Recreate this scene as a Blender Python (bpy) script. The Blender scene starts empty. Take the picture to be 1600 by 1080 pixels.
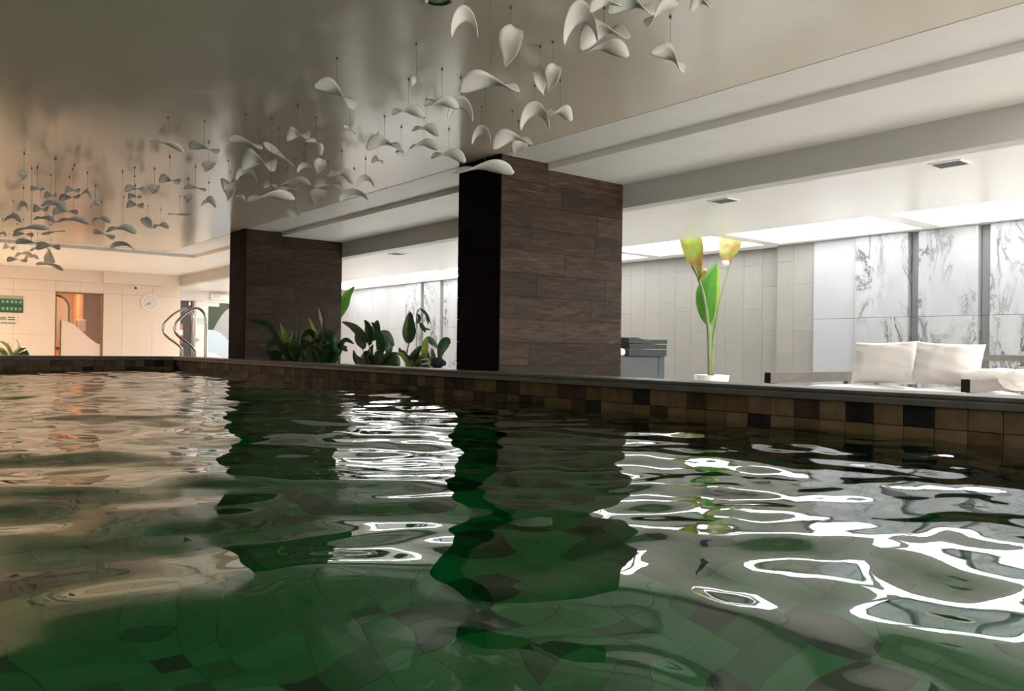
import bpy, math, random
import numpy as np
from mathutils import Vector, Matrix

# ------------------------------------------------------------------ camera
F = 1255.0                      # focal length in pixels of the 1600x1080 frame
CAM = Vector((0.0, 0.0, 0.90))  # deck is z = 0, pool side runs along +Y
_vp_y = Vector((-216 - 800, -(533 - 540), -F)).normalized()     # vanishing point of +Y
_vp_x = Vector((2350 - 800, -(568 - 540), -F))
_vp_x = (_vp_x - _vp_y * _vp_x.dot(_vp_y)).normalized()         # vanishing point of +X
_vp_z = _vp_x.cross(_vp_y)
W2C = Matrix((( _vp_x.x, _vp_y.x, _vp_z.x),
              ( _vp_x.y, _vp_y.y, _vp_z.y),
              ( _vp_x.z, _vp_y.z, _vp_z.z)))
C2W = W2C.transposed()
scene = bpy.context.scene
COL = scene.collection
cam_data = bpy.data.cameras.new('camera')
cam_data.sensor_width = 36.0
cam_data.lens = F / 1600.0 * 36.0
cam_data.clip_start = 0.02
cam_data.clip_end = 200
cam = bpy.data.objects.new('camera', cam_data)
cam.matrix_world = Matrix.Translation(CAM) @ C2W.to_4x4()
COL.objects.link(cam)
scene.camera = cam

# ------------------------------------------------------------------ world, exposure
world = bpy.data.worlds.new('world')
scene.world = world
world.use_nodes = True
world.node_tree.nodes['Background'].inputs[0].default_value = (0.5, 0.5, 0.5, 1)
world.node_tree.nodes['Background'].inputs[1].default_value = 0.02
vs = scene.view_settings
vs.view_transform = 'Standard'
vs.look = 'None'
vs.gamma = 1.0
vs.use_curve_mapping = False
vs.exposure = 0.3
try:
    scene.cycles.use_denoising = True
    scene.cycles.max_bounces = 10
    scene.cycles.diffuse_bounces = 5
    scene.cycles.glossy_bounces = 5
    scene.cycles.transmission_bounces = 8
except Exception:
    pass
PANEL_LIGHT = 7.0               # luminous ceiling panels of the lounge
FILL_WINDOW_LIGHT = 5.2              # glow of unseen windows added behind the viewer to light the pool side
DOWN_WARM = 42.0                # watts of each warm downlight at the far end


def ray(u, v):
    return C2W @ Vector(((u - 800) / F, -(v - 540) / F, -1.0))


def at_depth(u, v, d):
    return CAM + ray(u, v) * d


def on_x(u, v, x):
    r = ray(u, v)
    return CAM + r * ((x - CAM.x) / r.x)


def on_y(u, v, y):
    r = ray(u, v)
    return CAM + r * ((y - CAM.y) / r.y)


def on_z(u, v, z):
    r = ray(u, v)
    return CAM + r * ((z - CAM.z) / r.z)


RIGHT = (C2W @ Vector((1, 0, 0)))
RIGHT.z = 0
RIGHT.normalize()
UP = Vector((0, 0, 1))
FWD = UP.cross(RIGHT).normalized()

# ------------------------------------------------------------------ material helpers


def mat(name, color=(0.8, 0.8, 0.8), rough=0.6, metal=0.0, spec=0.5, emit=None, estr=0.0, coat=0.0):
    m = bpy.data.materials.new(name)
    m.use_nodes = True
    b = m.node_tree.nodes['Principled BSDF']
    b.inputs['Base Color'].default_value = (*color, 1)
    b.inputs['Roughness'].default_value = rough
    b.inputs['Metallic'].default_value = metal
    b.inputs['Specular IOR Level'].default_value = spec
    b.inputs['Coat Weight'].default_value = coat
    if emit:
        b.inputs['Emission Color'].default_value = (*emit, 1)
        b.inputs['Emission Strength'].default_value = estr
    return m


def N(m, kind, **kw):
    n = m.node_tree.nodes.new(kind)
    for k, v in kw.items():
        if k.startswith('i_'):
            n.inputs[k[2:].replace('_', ' ')].default_value = v
        else:
            setattr(n, k, v)
    return n


def L(m, a, b):
    m.node_tree.links.new(a, b)


def bsdf(m):
    return m.node_tree.nodes['Principled BSDF']


def ramp(m, stops):
    r = N(m, 'ShaderNodeValToRGB')
    e = r.color_ramp.elements
    while len(e) < len(stops):
        e.new(0.5)
    for el, (p, c) in zip(e, stops):
        el.position = p
        el.color = (*c, 1) if len(c) == 3 else c
    return r


def coords(m, scale=(1, 1, 1), rnd=0.0, source='Object'):
    tc = N(m, 'ShaderNodeTexCoord')
    mp = N(m, 'ShaderNodeMapping')
    mp.inputs['Scale'].default_value = scale
    L(m, tc.outputs[source], mp.inputs['Vector'])
    if rnd:
        oi = N(m, 'ShaderNodeObjectInfo')
        mul = N(m, 'ShaderNodeMath', operation='MULTIPLY')
        mul.inputs[1].default_value = rnd
        L(m, oi.outputs['Random'], mul.inputs[0])
        cb = N(m, 'ShaderNodeCombineXYZ')
        for k in range(3):
            L(m, mul.outputs[0], cb.inputs[k])
        L(m, cb.outputs[0], mp.inputs['Location'])
    return mp.outputs[0]


def noise(m, vec, scale=5, detail=4, rough=0.5, dist=0.0):
    n = N(m, 'ShaderNodeTexNoise')
    n.inputs['Scale'].default_value = scale
    n.inputs['Detail'].default_value = detail
    n.inputs['Roughness'].default_value = rough
    n.inputs['Distortion'].default_value = dist
    L(m, vec, n.inputs['Vector'])
    return n.outputs['Fac']


def bump(m, height, strength=0.2, dist=0.01):
    b = N(m, 'ShaderNodeBump')
    b.inputs['Strength'].default_value = strength
    b.inputs['Distance'].default_value = dist
    L(m, height, b.inputs['Height'])
    L(m, b.outputs[0], bsdf(m).inputs['Normal'])


def noisy(name, stops, scale=6, stretch=(1, 1, 1), rough=0.5, rnd=7.0, bump_s=0.0, detail=5, dist=0.4, source='Object', spec=0.5, valvar=0.0, metal=0.0):
    m = mat(name, rough=rough, spec=spec, metal=metal)
    v = coords(m, stretch, rnd, source)
    f = noise(m, v, scale, detail, 0.55, dist)
    r = ramp(m, stops)
    L(m, f, r.inputs[0])
    out = r.outputs[0]
    if valvar:
        oi = N(m, 'ShaderNodeObjectInfo')
        mr = N(m, 'ShaderNodeMapRange')
        mr.inputs['To Min'].default_value = 1 - valvar
        mr.inputs['To Max'].default_value = 1 + valvar
        L(m, oi.outputs['Random'], mr.inputs['Value'])
        hs = N(m, 'ShaderNodeHueSaturation')
        L(m, mr.outputs[0], hs.inputs['Value'])
        L(m, out, hs.inputs['Color'])
        out = hs.outputs[0]
    L(m, out, bsdf(m).inputs['Base Color'])
    if bump_s:
        bump(m, f, bump_s)
    return m


M = {}
M['ceiling_main'] = noisy('stretch_ceiling', [(0.3, (0.74, 0.655, 0.53)), (0.7, (0.79, 0.705, 0.58))], 1.3, rough=0.18, rnd=0, spec=1.0)
_m = M['ceiling_main']
_v = coords(_m, (1, 1, 1))
bump(_m, noise(_m, _v, 9, 3, 0.5), 0.10, 0.004)
M['white_paint'] = noisy('white_ceiling_paint', [(0.3, (0.80, 0.78, 0.74)), (0.7, (0.84, 0.82, 0.78))], 3, rough=0.42, rnd=0)
M['lounge_ceiling'] = noisy('lounge_ceiling_paint', [(0.3, (0.86, 0.83, 0.79)), (0.7, (0.88, 0.85, 0.81))], 2, rough=0.25, rnd=0)
M['beam_shade'] = noisy('shade_greyed_paint', [(0.3, (0.50, 0.49, 0.46)), (0.7, (0.53, 0.52, 0.49))], 2, rough=0.5, rnd=0)  # white paint greyed down, the beam's shade put into its colour
M['deck'] = noisy('deck_stone', [(0.3, (0.78, 0.75, 0.71)), (0.7, (0.83, 0.80, 0.76))], 3, rough=0.35, rnd=0)
M['dark_wall'] = noisy('brown_plaster', [(0.3, (0.16, 0.13, 0.10)), (0.7, (0.20, 0.165, 0.13))], 2, rough=0.6, rnd=0)
M['far_wall'] = noisy('cream_panel', [(0.3, (0.74, 0.64, 0.54)), (0.7, (0.77, 0.67, 0.57))], 2.5, rough=0.45)
M['pale_wall'] = noisy('pale_plaster', [(0.3, (0.78, 0.74, 0.69)), (0.7, (0.80, 0.76, 0.71))], 2.5, rough=0.5)
M['joint'] = mat('joint_filler', (0.18, 0.165, 0.145), 0.8)
M['beige_tile'] = noisy('beige_linen_tile', [(0.25, (0.20, 0.182, 0.160)), (0.75, (0.23, 0.21, 0.186))], 5, (14, 14, 1.0), 0.42, valvar=0.035)
M['white_panel'] = noisy('white_glass_panel', [(0.3, (0.295, 0.288, 0.292)), (0.7, (0.315, 0.308, 0.312))], 2, rough=0.3)
M['recess'] = noisy('grey_recess_strip', [(0.3, (0.20, 0.192, 0.187)), (0.7, (0.22, 0.212, 0.205))], 2, rough=0.4)
M['coping'] = noisy('dark_coping_stone', [(0.3, (0.095, 0.092, 0.088)), (0.7, (0.135, 0.13, 0.125))], 8, rough=0.42, rnd=0, bump_s=0.05, spec=0.3)
M['pool_grout'] = mat('green_pool_grout', (0.03, 0.16, 0.09), 0.9)
M['grout'] = mat('dark_grout', (0.035, 0.03, 0.025), 0.9)
TS = [('tan', (0.1116, 0.0756, 0.0432), (0.1944, 0.1368, 0.0828)), ('dark', (0.0072, 0.0072, 0.0086), (0.0252, 0.0230, 0.0245)),
      ('brown', (0.0720, 0.0432, 0.0230), (0.1440, 0.0900, 0.0468)), ('olive', (0.0864, 0.0684, 0.0288), (0.1512, 0.1152, 0.0540)),
      ('umber', (0.0324, 0.0216, 0.0144), (0.0720, 0.0490, 0.0324))]
for n_, a, b in TS:
    M['tile_' + n_] = noisy('slate_tile_' + n_, [(0.3, a), (0.72, b)], 9, rough=0.55, bump_s=0.25, detail=7, dist=0.8, spec=0.15)
for n_, a, b in (('jade', (0.0261, 0.1799, 0.1018), (0.0402, 0.2438, 0.1393)), ('pale', (0.0362, 0.2148, 0.1285), (0.0502, 0.2669, 0.1661)), ('sea', (0.0140, 0.1218, 0.0696), (0.0221, 0.1683, 0.0965)),
                 ('bottle', (0.0024, 0.0261, 0.0172), (0.0060, 0.0464, 0.0311)), ('moss', (0.0100, 0.0813, 0.0482), (0.0161, 0.1102, 0.0643))):
    M['mosaic_' + n_] = noisy('pool_mosaic_' + n_, [(0.3, a), (0.72, b)], 9, rough=0.4, rnd=0, detail=6)
M['plank'] = noisy('dark_wood_plank', [(0.25, (0.014, 0.008, 0.005)), (0.48, (0.044, 0.027, 0.017)), (0.62, (0.062, 0.040, 0.026)), (0.82, (0.14, 0.089, 0.056))], 2.0,
                   (1.6, 1.6, 11), 0.55, bump_s=0.12, detail=8, dist=1.6, valvar=0.32, spec=0.25)
M['shade_plank'] = noisy('shade_black_plank', [(0.28, (0.002, 0.002, 0.002)), (0.78, (0.006, 0.005, 0.005))], 2.2, (2.2, 2.2, 13), 0.7, detail=8, spec=0.06)  # shade of the pool-facing pillar side put into a near-black plank colour
M['steel'] = mat('polished_steel', (0.62, 0.60, 0.57), 0.16, 1.0)
M['petal'] = noisy('white_ceramic', [(0.3, (0.70, 0.67, 0.61)), (0.7, (0.76, 0.73, 0.68))], 6, rough=0.38)
M['wire'] = mat('suspension_wire', (0.22, 0.20, 0.17), 0.4, 0.6)
M['bead'] = mat('ceiling_bead_metal', (0.12, 0.10, 0.08), 0.3, 0.7)
M['fabric'] = noisy('off_white_fabric', [(0.3, (0.88, 0.85, 0.82)), (0.7, (0.92, 0.89, 0.87))], 4, rough=0.85, spec=0.2)
M['frame_side'] = noisy('grey_brown_frame', [(0.3, (0.16, 0.14, 0.13)), (0.7, (0.20, 0.18, 0.165))], 6, (1, 6, 6), 0.4)
M['frame_black'] = mat('black_end_cap', (0.012, 0.011, 0.011), 0.4)
M['pot_white'] = noisy('white_glazed_pot', [(0.3, (0.78, 0.75, 0.71)), (0.7, (0.82, 0.80, 0.76))], 4, rough=0.3)
M['pot_dark'] = noisy('dark_clay_pot', [(0.3, (0.05, 0.045, 0.04)), (0.7, (0.08, 0.07, 0.06))], 5, rough=0.6)
M['soil'] = noisy('soil', [(0.3, (0.03, 0.02, 0.013)), (0.7, (0.07, 0.05, 0.03))], 25, rough=0.95, bump_s=0.5)
M['cart'] = noisy('charcoal_cabinet', [(0.3, (0.082, 0.088, 0.088)), (0.7, (0.092, 0.098, 0.098))], 3, rough=0.5)
M['towel_dark'] = noisy('charcoal_towel', [(0.3, (0.052, 0.056, 0.056)), (0.7, (0.062, 0.066, 0.065))], 12, rough=0.95, spec=0.1)
M['towel_white'] = noisy('white_towel', [(0.3, (0.78, 0.77, 0.76)), (0.7, (0.85, 0.84, 0.83))], 30, rough=0.95, spec=0.1)


def leafmat(name, lo, hi, rough=0.35, trans=0.25, scale=6):
    m = noisy(name, [(0.3, lo), (0.7, hi)], scale, rough=rough)
    b = bsdf(m)
    tr = N(m, 'ShaderNodeBsdfTranslucent')
    col = b.inputs['Base Color'].links[0].from_socket
    L(m, col, tr.inputs['Color'])
    mix = N(m, 'ShaderNodeMixShader')
    mix.inputs[0].default_value = trans
    L(m, b.outputs[0], mix.inputs[1])
    L(m, tr.outputs[0], mix.inputs[2])
    L(m, mix.outputs[0], m.node_tree.nodes['Material Output'].inputs['Surface'])
    return m


M['leaf'] = leafmat('deep_green_leaf', (0.012, 0.045, 0.014), (0.035, 0.105, 0.03))
M['leaf_bright'] = leafmat('fresh_green_leaf', (0.045, 0.17, 0.016), (0.085, 0.25, 0.026), trans=0.3)
M['leaf_lime'] = leafmat('lime_leaf', (0.20, 0.34, 0.05), (0.38, 0.50, 0.10), trans=0.35)
M['leaf_dry'] = leafmat('yellowing_leaf', (0.24, 0.075, 0.03), (0.17, 0.30, 0.045), trans=0.25, scale=9)
M['leaf_var'] = leafmat('variegated_leaf', (0.03, 0.07, 0.03), (0.16, 0.20, 0.09), scale=18)
M['stem'] = noisy('green_stem', [(0.3, (0.10, 0.15, 0.06)), (0.7, (0.24, 0.26, 0.13))], 5, rough=0.5)
M['flower'] = mat('white_spathe', (0.75, 0.76, 0.68), 0.5)

# marble
m = mat('white_veined_marble', rough=0.22)
v = coords(m, (1, 1.15, 0.5), 30.0)
n1 = noise(m, v, 2.3, 10, 0.66, 1.1)
s1 = N(m, 'ShaderNodeMath', operation='SUBTRACT'); s1.inputs[1].default_value = 0.5
L(m, n1, s1.inputs[0])
a1 = N(m, 'ShaderNodeMath', operation='ABSOLUTE'); L(m, s1.outputs[0], a1.inputs[0])
r1 = ramp(m, [(0.0, (1, 1, 1)), (0.010, (0.7, 0.7, 0.7)), (0.026, (0.16, 0.16, 0.16)), (0.08, (0, 0, 0))]); L(m, a1.outputs[0], r1.inputs[0])
n2 = noise(m, v, 1.5, 2, 0.5)
r2 = ramp(m, [(0.42, (0, 0, 0)), (0.60, (1, 1, 1))]); L(m, n2, r2.inputs[0])
mu = N(m, 'ShaderNodeMath', operation='MULTIPLY'); L(m, r1.outputs[0], mu.inputs[0]); L(m, r2.outputs[0], mu.inputs[1])
n3 = noise(m, v, 3.0, 2, 0.5)
r3 = ramp(m, [(0.52, (0.045, 0.042, 0.04)), (0.75, (0.13, 0.09, 0.045))]); L(m, n3, r3.inputs[0])
n4 = noise(m, v, 2.2, 5, 0.6, 0.8)
r4 = ramp(m, [(0.35, (0.27, 0.27, 0.27)), (0.65, (0.33, 0.328, 0.326))]); L(m, n4, r4.inputs[0])
mx = N(m, 'ShaderNodeMixRGB'); L(m, mu.outputs[0], mx.inputs[0]); L(m, r4.outputs[0], mx.inputs[1]); L(m, r3.outputs[0], mx.inputs[2])
L(m, mx.outputs[0], bsdf(m).inputs['Base Color'])
M['marble'] = m

# water: smooth dielectric with a green absorbing body
m = bpy.data.materials.new('pool_water')
m.use_nodes = True
nt = m.node_tree
nt.nodes.remove(nt.nodes['Principled BSDF'])
g = N(m, 'ShaderNodeBsdfGlass')
g.inputs['IOR'].default_value = 1.333
g.inputs['Roughness'].default_value = 0.0
g.inputs['Color'].default_value = (1, 1, 1, 1)
va = N(m, 'ShaderNodeVolumeAbsorption')
va.inputs['Color'].default_value = (0.03, 0.86, 0.46, 1)
va.inputs['Density'].default_value = 0.62
L(m, g.outputs[0], nt.nodes['Material Output'].inputs['Surface'])
L(m, va.outputs[0], nt.nodes['Material Output'].inputs['Volume'])
M['water'] = m


def glassmat(name, color, rough, alpha_mix):
    m = bpy.data.materials.new(name)
    m.use_nodes = True
    b = bsdf(m)
    b.inputs['Base Color'].default_value = (*color, 1)
    b.inputs['Roughness'].default_value = rough
    t = N(m, 'ShaderNodeBsdfTransparent')
    t.inputs['Color'].default_value = (0.96, 0.97, 0.96, 1)
    mix = N(m, 'ShaderNodeMixShader')
    mix.inputs[0].default_value = alpha_mix
    L(m, t.outputs[0], mix.inputs[1])
    L(m, b.outputs[0], mix.inputs[2])
    L(m, mix.outputs[0], m.node_tree.nodes['Material Output'].inputs['Surface'])
    return m


M['clear_glass'] = glassmat('clear_door_glass', (0.75, 0.78, 0.76), 0.05, 0.10)
M['fill_pane'] = mat('added_window_glow', (0.8, 0.8, 0.8), 0.3, emit=(1.0, 0.96, 0.90), estr=FILL_WINDOW_LIGHT)  # glowing pane of the windows added out of view
M['frosted'] = glassmat('frosted_film', (0.85, 0.72, 0.64), 0.5, 0.86)
M['blue_film'] = glassmat('pale_blue_film', (0.50, 0.62, 0.72), 0.45, 0.92)
M['grey_film'] = glassmat('grey_film', (0.33, 0.35, 0.37), 0.45, 0.92)
M['ice_film'] = glassmat('ice_blue_film', (0.68, 0.78, 0.88), 0.45, 0.92)

# ------------------------------------------------------------------ mesh helpers


class MB:
    def __init__(self):
        self.v, self.f, self.mi = [], [], []

    def add(self, vs, fs, mi=0):
        o = len(self.v)
        self.v += [tuple(p) for p in vs]
        self.f += [tuple(i + o for i in f) for f in fs]
        self.mi += [mi] * len(fs)
        return self

    def box(self, x0, x1, y0, y1, z0, z1, mi=0):
        return self.add([(x0, y0, z0), (x1, y0, z0), (x1, y1, z0), (x0, y1, z0), (x0, y0, z1), (x1, y0, z1), (x1, y1, z1), (x0, y1, z1)],
                        [(3, 2, 1, 0), (4, 5, 6, 7), (0, 1, 5, 4), (1, 2, 6, 5), (2, 3, 7, 6), (3, 0, 4, 7)], mi)

    def tube(self, pts, r, n=8, cap=True, mi=0):
        pts = [Vector(p) for p in pts]
        rs = r if isinstance(r, (list, tuple)) else [r] * len(pts)
        rings = []
        ref = None
        for i, p in enumerate(pts):
            t = (pts[min(i + 1, len(pts) - 1)] - pts[max(i - 1, 0)]).normalized()
            if ref is None:
                ref = t.orthogonal().normalized()
            ref = (ref - t * ref.dot(t)).normalized()
            b = t.cross(ref)
            rings.append([p + (ref * math.cos(2 * math.pi * k / n) + b * math.sin(2 * math.pi * k / n)) * rs[i] for k in range(n)])
        vs = [q for ring in rings for q in ring]
        fs = [(i * n + k, i * n + (k + 1) % n, (i + 1) * n + (k + 1) % n, (i + 1) * n + k) for i in range(len(pts) - 1) for k in range(n)]
        if cap:
            fs.append(tuple(reversed(range(n))))
            fs.append(tuple((len(pts) - 1) * n + k for k in range(n)))
        return self.add(vs, fs, mi)

    def lathe(self, prof, n=24, c=(0, 0, 0), mi=0):
        vs = [(c[0] + r * math.cos(2 * math.pi * k / n), c[1] + r * math.sin(2 * math.pi * k / n), c[2] + z) for r, z in prof for k in range(n)]
        fs = [(i * n + k, i * n + (k + 1) % n, (i + 1) * n + (k + 1) % n, (i + 1) * n + k) for i in range(len(prof) - 1) for k in range(n)]
        fs.append(tuple(reversed(range(n))))
        fs.append(tuple((len(prof) - 1) * n + k for k in range(n)))
        return self.add(vs, fs, mi)

    def grid(self, pts, mi=0, closed=False):      # pts[i][j]
        a, b = len(pts), len(pts[0])
        return self.add([p for row in pts for p in row],
                        [(i * b + j, i * b + j + 1, (i + 1) * b + j + 1, (i + 1) * b + j) for i in range(a - 1) for j in range(b - 1)], mi)

    def prism(self, poly, axis, lo, hi, mi=0):    # poly in the two other axes, extruded along axis
        def mk(p, w):
            return {'x': (w, p[0], p[1]), 'y': (p[0], w, p[1]), 'z': (p[0], p[1], w)}[axis]
        n = len(poly)
        vs = [mk(p, lo) for p in poly] + [mk(p, hi) for p in poly]
        fs = [tuple(range(n)), tuple(reversed(range(n, 2 * n)))] + [(i, i + n, (i + 1) % n + n, (i + 1) % n) for i in range(n)]
        return self.add(vs, fs, mi)

    def mesh(self, name, mats, smooth=False):
        me = bpy.data.meshes.new(name)
        me.from_pydata(self.v, [], self.f)
        mats = mats if isinstance(mats, (list, tuple)) else [mats]
        for q in mats:
            me.materials.append(q)
        if len(mats) > 1:
            me.polygons.foreach_set('material_index', self.mi)
        if smooth:
            me.polygons.foreach_set('use_smooth', [True] * len(me.polygons))
        me.update()
        return me

    def build(self, name, mats, parent=None, smooth=False, loc=None, bevel=0.0, sub=0):
        o = link(name, self.mesh(name, mats, smooth), parent, loc)
        if bevel:
            md = o.modifiers.new('bevel', 'BEVEL')
            md.width = bevel
            md.segments = 2
            md.limit_method = 'ANGLE'
        if sub:
            md = o.modifiers.new('subdivision', 'SUBSURF')
            md.levels = md.render_levels = sub
        return o


def link(name, data, parent=None, loc=None):
    o = bpy.data.objects.new(name, data)
    COL.objects.link(o)
    if loc is not None:
        o.location = loc
    if parent is not None:
        o.parent = parent
        o.matrix_parent_inverse = Matrix.Translation(-Vector(parent.location))   # children are written in world space
    return o


def tag(o, label=None, cat=None, group=None, kind=None):
    if label: o['label'] = label
    if cat: o['category'] = cat
    if group: o['group'] = group
    if kind: o['kind'] = kind
    return o


def thing(name, label, cat, loc, group=None, kind=None):
    o = link(name, None, None, loc)
    o.empty_display_size = 0.1
    return tag(o, label, cat, group, kind)


def struct(name, mb, mats, label, cat, parent=None, smooth=False):
    return tag(mb.build(name, mats, parent, smooth), label, cat, None, 'structure')


random.seed(7)
ORD = ['first', 'second', 'third', 'fourth', 'fifth', 'sixth', 'seventh', 'eighth', 'ninth', 'tenth', 'eleventh', 'twelfth', 'thirteenth',
       'fourteenth', 'fifteenth', 'sixteenth', 'seventeenth', 'eighteenth', 'nineteenth', 'twentieth', 'twenty-first', 'twenty-second',
       'twenty-third', 'twenty-fourth', 'twenty-fifth', 'twenty-sixth', 'twenty-seventh', 'twenty-eighth', 'twenty-ninth', 'thirtieth']

# ------------------------------------------------------------------ levels and plan
Z_MAIN, Z_SOF, Z_LOW = 2.61, 2.55, 2.32
Z_COP, Z_WAT, Z_POOL = 0.715, 0.50, -0.95
PX0, PX1, PY0, PY1 = -3.5, 4.0, -3.0, 13.8      # pool
RIM = 0.30
RX0, RX1, RY0, RY1 = -4.6, 9.5, -4.6, 20.0      # room
BEAM_X = 5.84
MAIN_X, STEP_X = 4.33, 4.85
MAIN_Y, STEP_Y = 15.35, 15.55

# floor
fb = MB()
fb.box(RX0, PX0 - RIM, RY0, 23.6, -0.12, 0).box(PX1 + RIM, RX1 + 0.3, RY0, 23.6, -0.12, 0)
fb.box(PX0 - RIM, PX1 + RIM, RY0, PY0 - RIM, -0.12, 0).box(PX0 - RIM, PX1 + RIM, PY1 + RIM, 23.6, -0.12, 0)
struct('floor', fb, M['deck'], 'pale stone deck floor around the raised pool', 'floor')

# pool shell
pf = struct('floor_pool', MB().box(PX0 - 0.05, PX1 + 0.05, PY0 - 0.05, PY1 + 0.05, Z_POOL - 0.15, Z_POOL - 0.006), M['pool_grout'],
            'tiled bottom of the green pool', 'pool floor')
wp_r = struct('wall_pool_right', MB().box(PX1 + 0.02, PX1 + RIM, PY0 - RIM, PY1 + RIM, Z_POOL, Z_COP - 0.06), M['grout'],
              'long slate-tiled pool wall below the coping on the lounge side', 'pool wall')
wp_f = struct('wall_pool_far', MB().box(PX0 - RIM, PX1 + 0.02, PY1 + 0.02, PY1 + RIM, Z_POOL, Z_COP - 0.06), M['grout'],
              'short slate-tiled pool wall at the far end below the clock', 'pool wall')
wp_l = struct('wall_pool_left', MB().box(PX0 - RIM, PX0 - 0.02, PY0 - RIM, PY1 + RIM, Z_POOL, Z_COP - 0.06), M['grout'],
              'slate-tiled pool wall on the left beyond the frame', 'pool wall')
wp_n = struct('wall_pool_near', MB().box(PX0 - 0.02, PX1 + 0.02, PY0 - RIM, PY0 - 0.02, Z_POOL, Z_COP - 0.06), M['grout'],
              'slate-tiled pool wall behind the viewer', 'pool wall')

# single tiles on the visible band of the pool wall
TILE, GAP = 0.149, 0.004
TZ = Z_COP - 0.06 + 0.045       # top of the first row, tucked behind the coping lip
tile_mats = [M['tile_' + t[0]] for t in TS]
tile_mesh = {}


def tile_data(k, axis):
    if (k, axis) not in tile_mesh:
        h = TILE / 2 - GAP / 2
        c = 0.0015
        front = [(-h + c, -h + c), (h - c, -h + c), (h - c, h - c), (-h + c, h - c)]
        back = [(-h, -h), (h, -h), (h, h), (-h, h)]
        if axis == 'x':
            vs = [(0.0, a, b) for a, b in front] + [(0.0012, a, b) for a, b in back] + [(0.02, a, b) for a, b in back]
        else:
            vs = [(a, 0.0, b) for a, b in front] + [(a, 0.0012, b) for a, b in back] + [(a, 0.02, b) for a, b in back]
        fs = [(0, 1, 2, 3)] + [(i, i + 4, (i + 1) % 4 + 4, (i + 1) % 4) for i in range(4)] + [(i + 4, i + 8, (i + 1) % 4 + 8, (i + 1) % 4 + 4) for i in range(4)]
        tile_mesh[(k, axis)] = MB().add(vs, fs).mesh('tile', tile_mats[k])
    return tile_mesh[(k, axis)]


# colours read from the photograph, from the right edge of the frame leftwards (0 tan 1 dark 2 brown 3 olive 4 umber)
ROW1 = [0, 0, 0, 1, 0, 1, 0, 4, 0, 0, 2, 2, 4, 0, 0, 1, 2, 3, 2, 4, 4, 2, 3, 2, 4, 1, 3, 2, 4, 1, 1, 2, 4, 2, 1, 1]
ROW2 = [0, 2, 0, 0, 0, 3, 0, 2, 0, 1, 0, 3, 2, 0, 4, 3, 3, 0, 1, 4, 2, 3, 4, 1, 2, 4, 4, 1, 2, 3]
y = 1.27
n = 0
while y < PY1 - 0.05:
    for r in range(2):
        seq = ROW1 if r == 0 else ROW2
        k = seq[n] if n < len(seq) else random.choice([1, 1, 4, 4, 2, 4, 1, 3, 4])
        link('tile', tile_data(k, 'x'), wp_r, (PX1 + random.uniform(-0.0015, 0.0015), y + TILE / 2, TZ - TILE / 2 - r * TILE))
    y += TILE
    n += 1
x = PX1 - TILE
while x > 0.9:
    for r in range(2):
        link('tile', tile_data(random.choice([0, 0, 1, 2, 3, 0, 4]), 'y'), wp_f, (x + TILE / 2, PY1 + random.uniform(-0.0015, 0.0015), TZ - TILE / 2 - r * TILE))
    x -= TILE


floor_mats = [M['mosaic_' + q] for q in ('jade', 'bottle', 'moss', 'pale', 'sea')]


def tile_field(o, u, w, nu, nw, name, parent, weights, mats_=None):
    mb = MB()
    o, u, w = Vector(o), Vector(u), Vector(w)
    nn = u.cross(w).normalized() * 0.006
    e = 0.0012 / TILE
    for i in range(nu):
        for j in range(nw):
            k = random.choices(range(5), weights)[0]
            p = [o + u * ((i + a) * TILE) + w * ((j + b) * TILE) for a, b in ((e, e), (1 - e, e), (1 - e, 1 - e), (e, 1 - e))]
            mb.add(p + [q - nn for q in p], [(0, 1, 2, 3), (0, 4, 5, 1), (1, 5, 6, 2), (2, 6, 7, 3), (3, 7, 4, 0)], k)
    ob = mb.build(name, mats_ or tile_mats, parent)
    return tag(ob, kind='stuff')


wts = (5, 1.3, 1.5, 3, 1.2)
NY = int((PY1 - PY0) / TILE)
NX = int((PX1 - PX0) / TILE)
tile_field((PX0, PY0, Z_POOL), (1, 0, 0), (0, 1, 0), NX + 1, NY + 1, 'floor_tiles', pf, wts, floor_mats)
zt = TZ - 2 * TILE
nz = int((zt - Z_POOL) / TILE) + 1
tile_field((PX1, 1.27, zt), (0, 1, 0), (0, 0, -1), int((PY1 - 1.27) / TILE), nz, 'underwater_tiles', wp_r, (2, 2, 2, 2, 2))
tile_field((PX1, 1.27 - 28 * TILE, TZ), (0, 1, 0), (0, 0, -1), 28, nz + 2, 'underwater_tiles', wp_r, (2, 2, 2, 2, 2))
tile_field((PX1, PY1, zt), (-1, 0, 0), (0, 0, -1), NX, nz, 'underwater_tiles', wp_f, (2, 2, 2, 2, 2))
tile_field((PX0, PY1, TZ), (0, -1, 0), (0, 0, -1), NY, nz + 2, 'wall_tiles', wp_l, (2, 2, 2, 2, 2))
tile_field((PX0, PY0, TZ), (1, 0, 0), (0, 0, -1), NX, nz + 2, 'wall_tiles', wp_n, (2, 2, 2, 2, 2))


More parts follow.
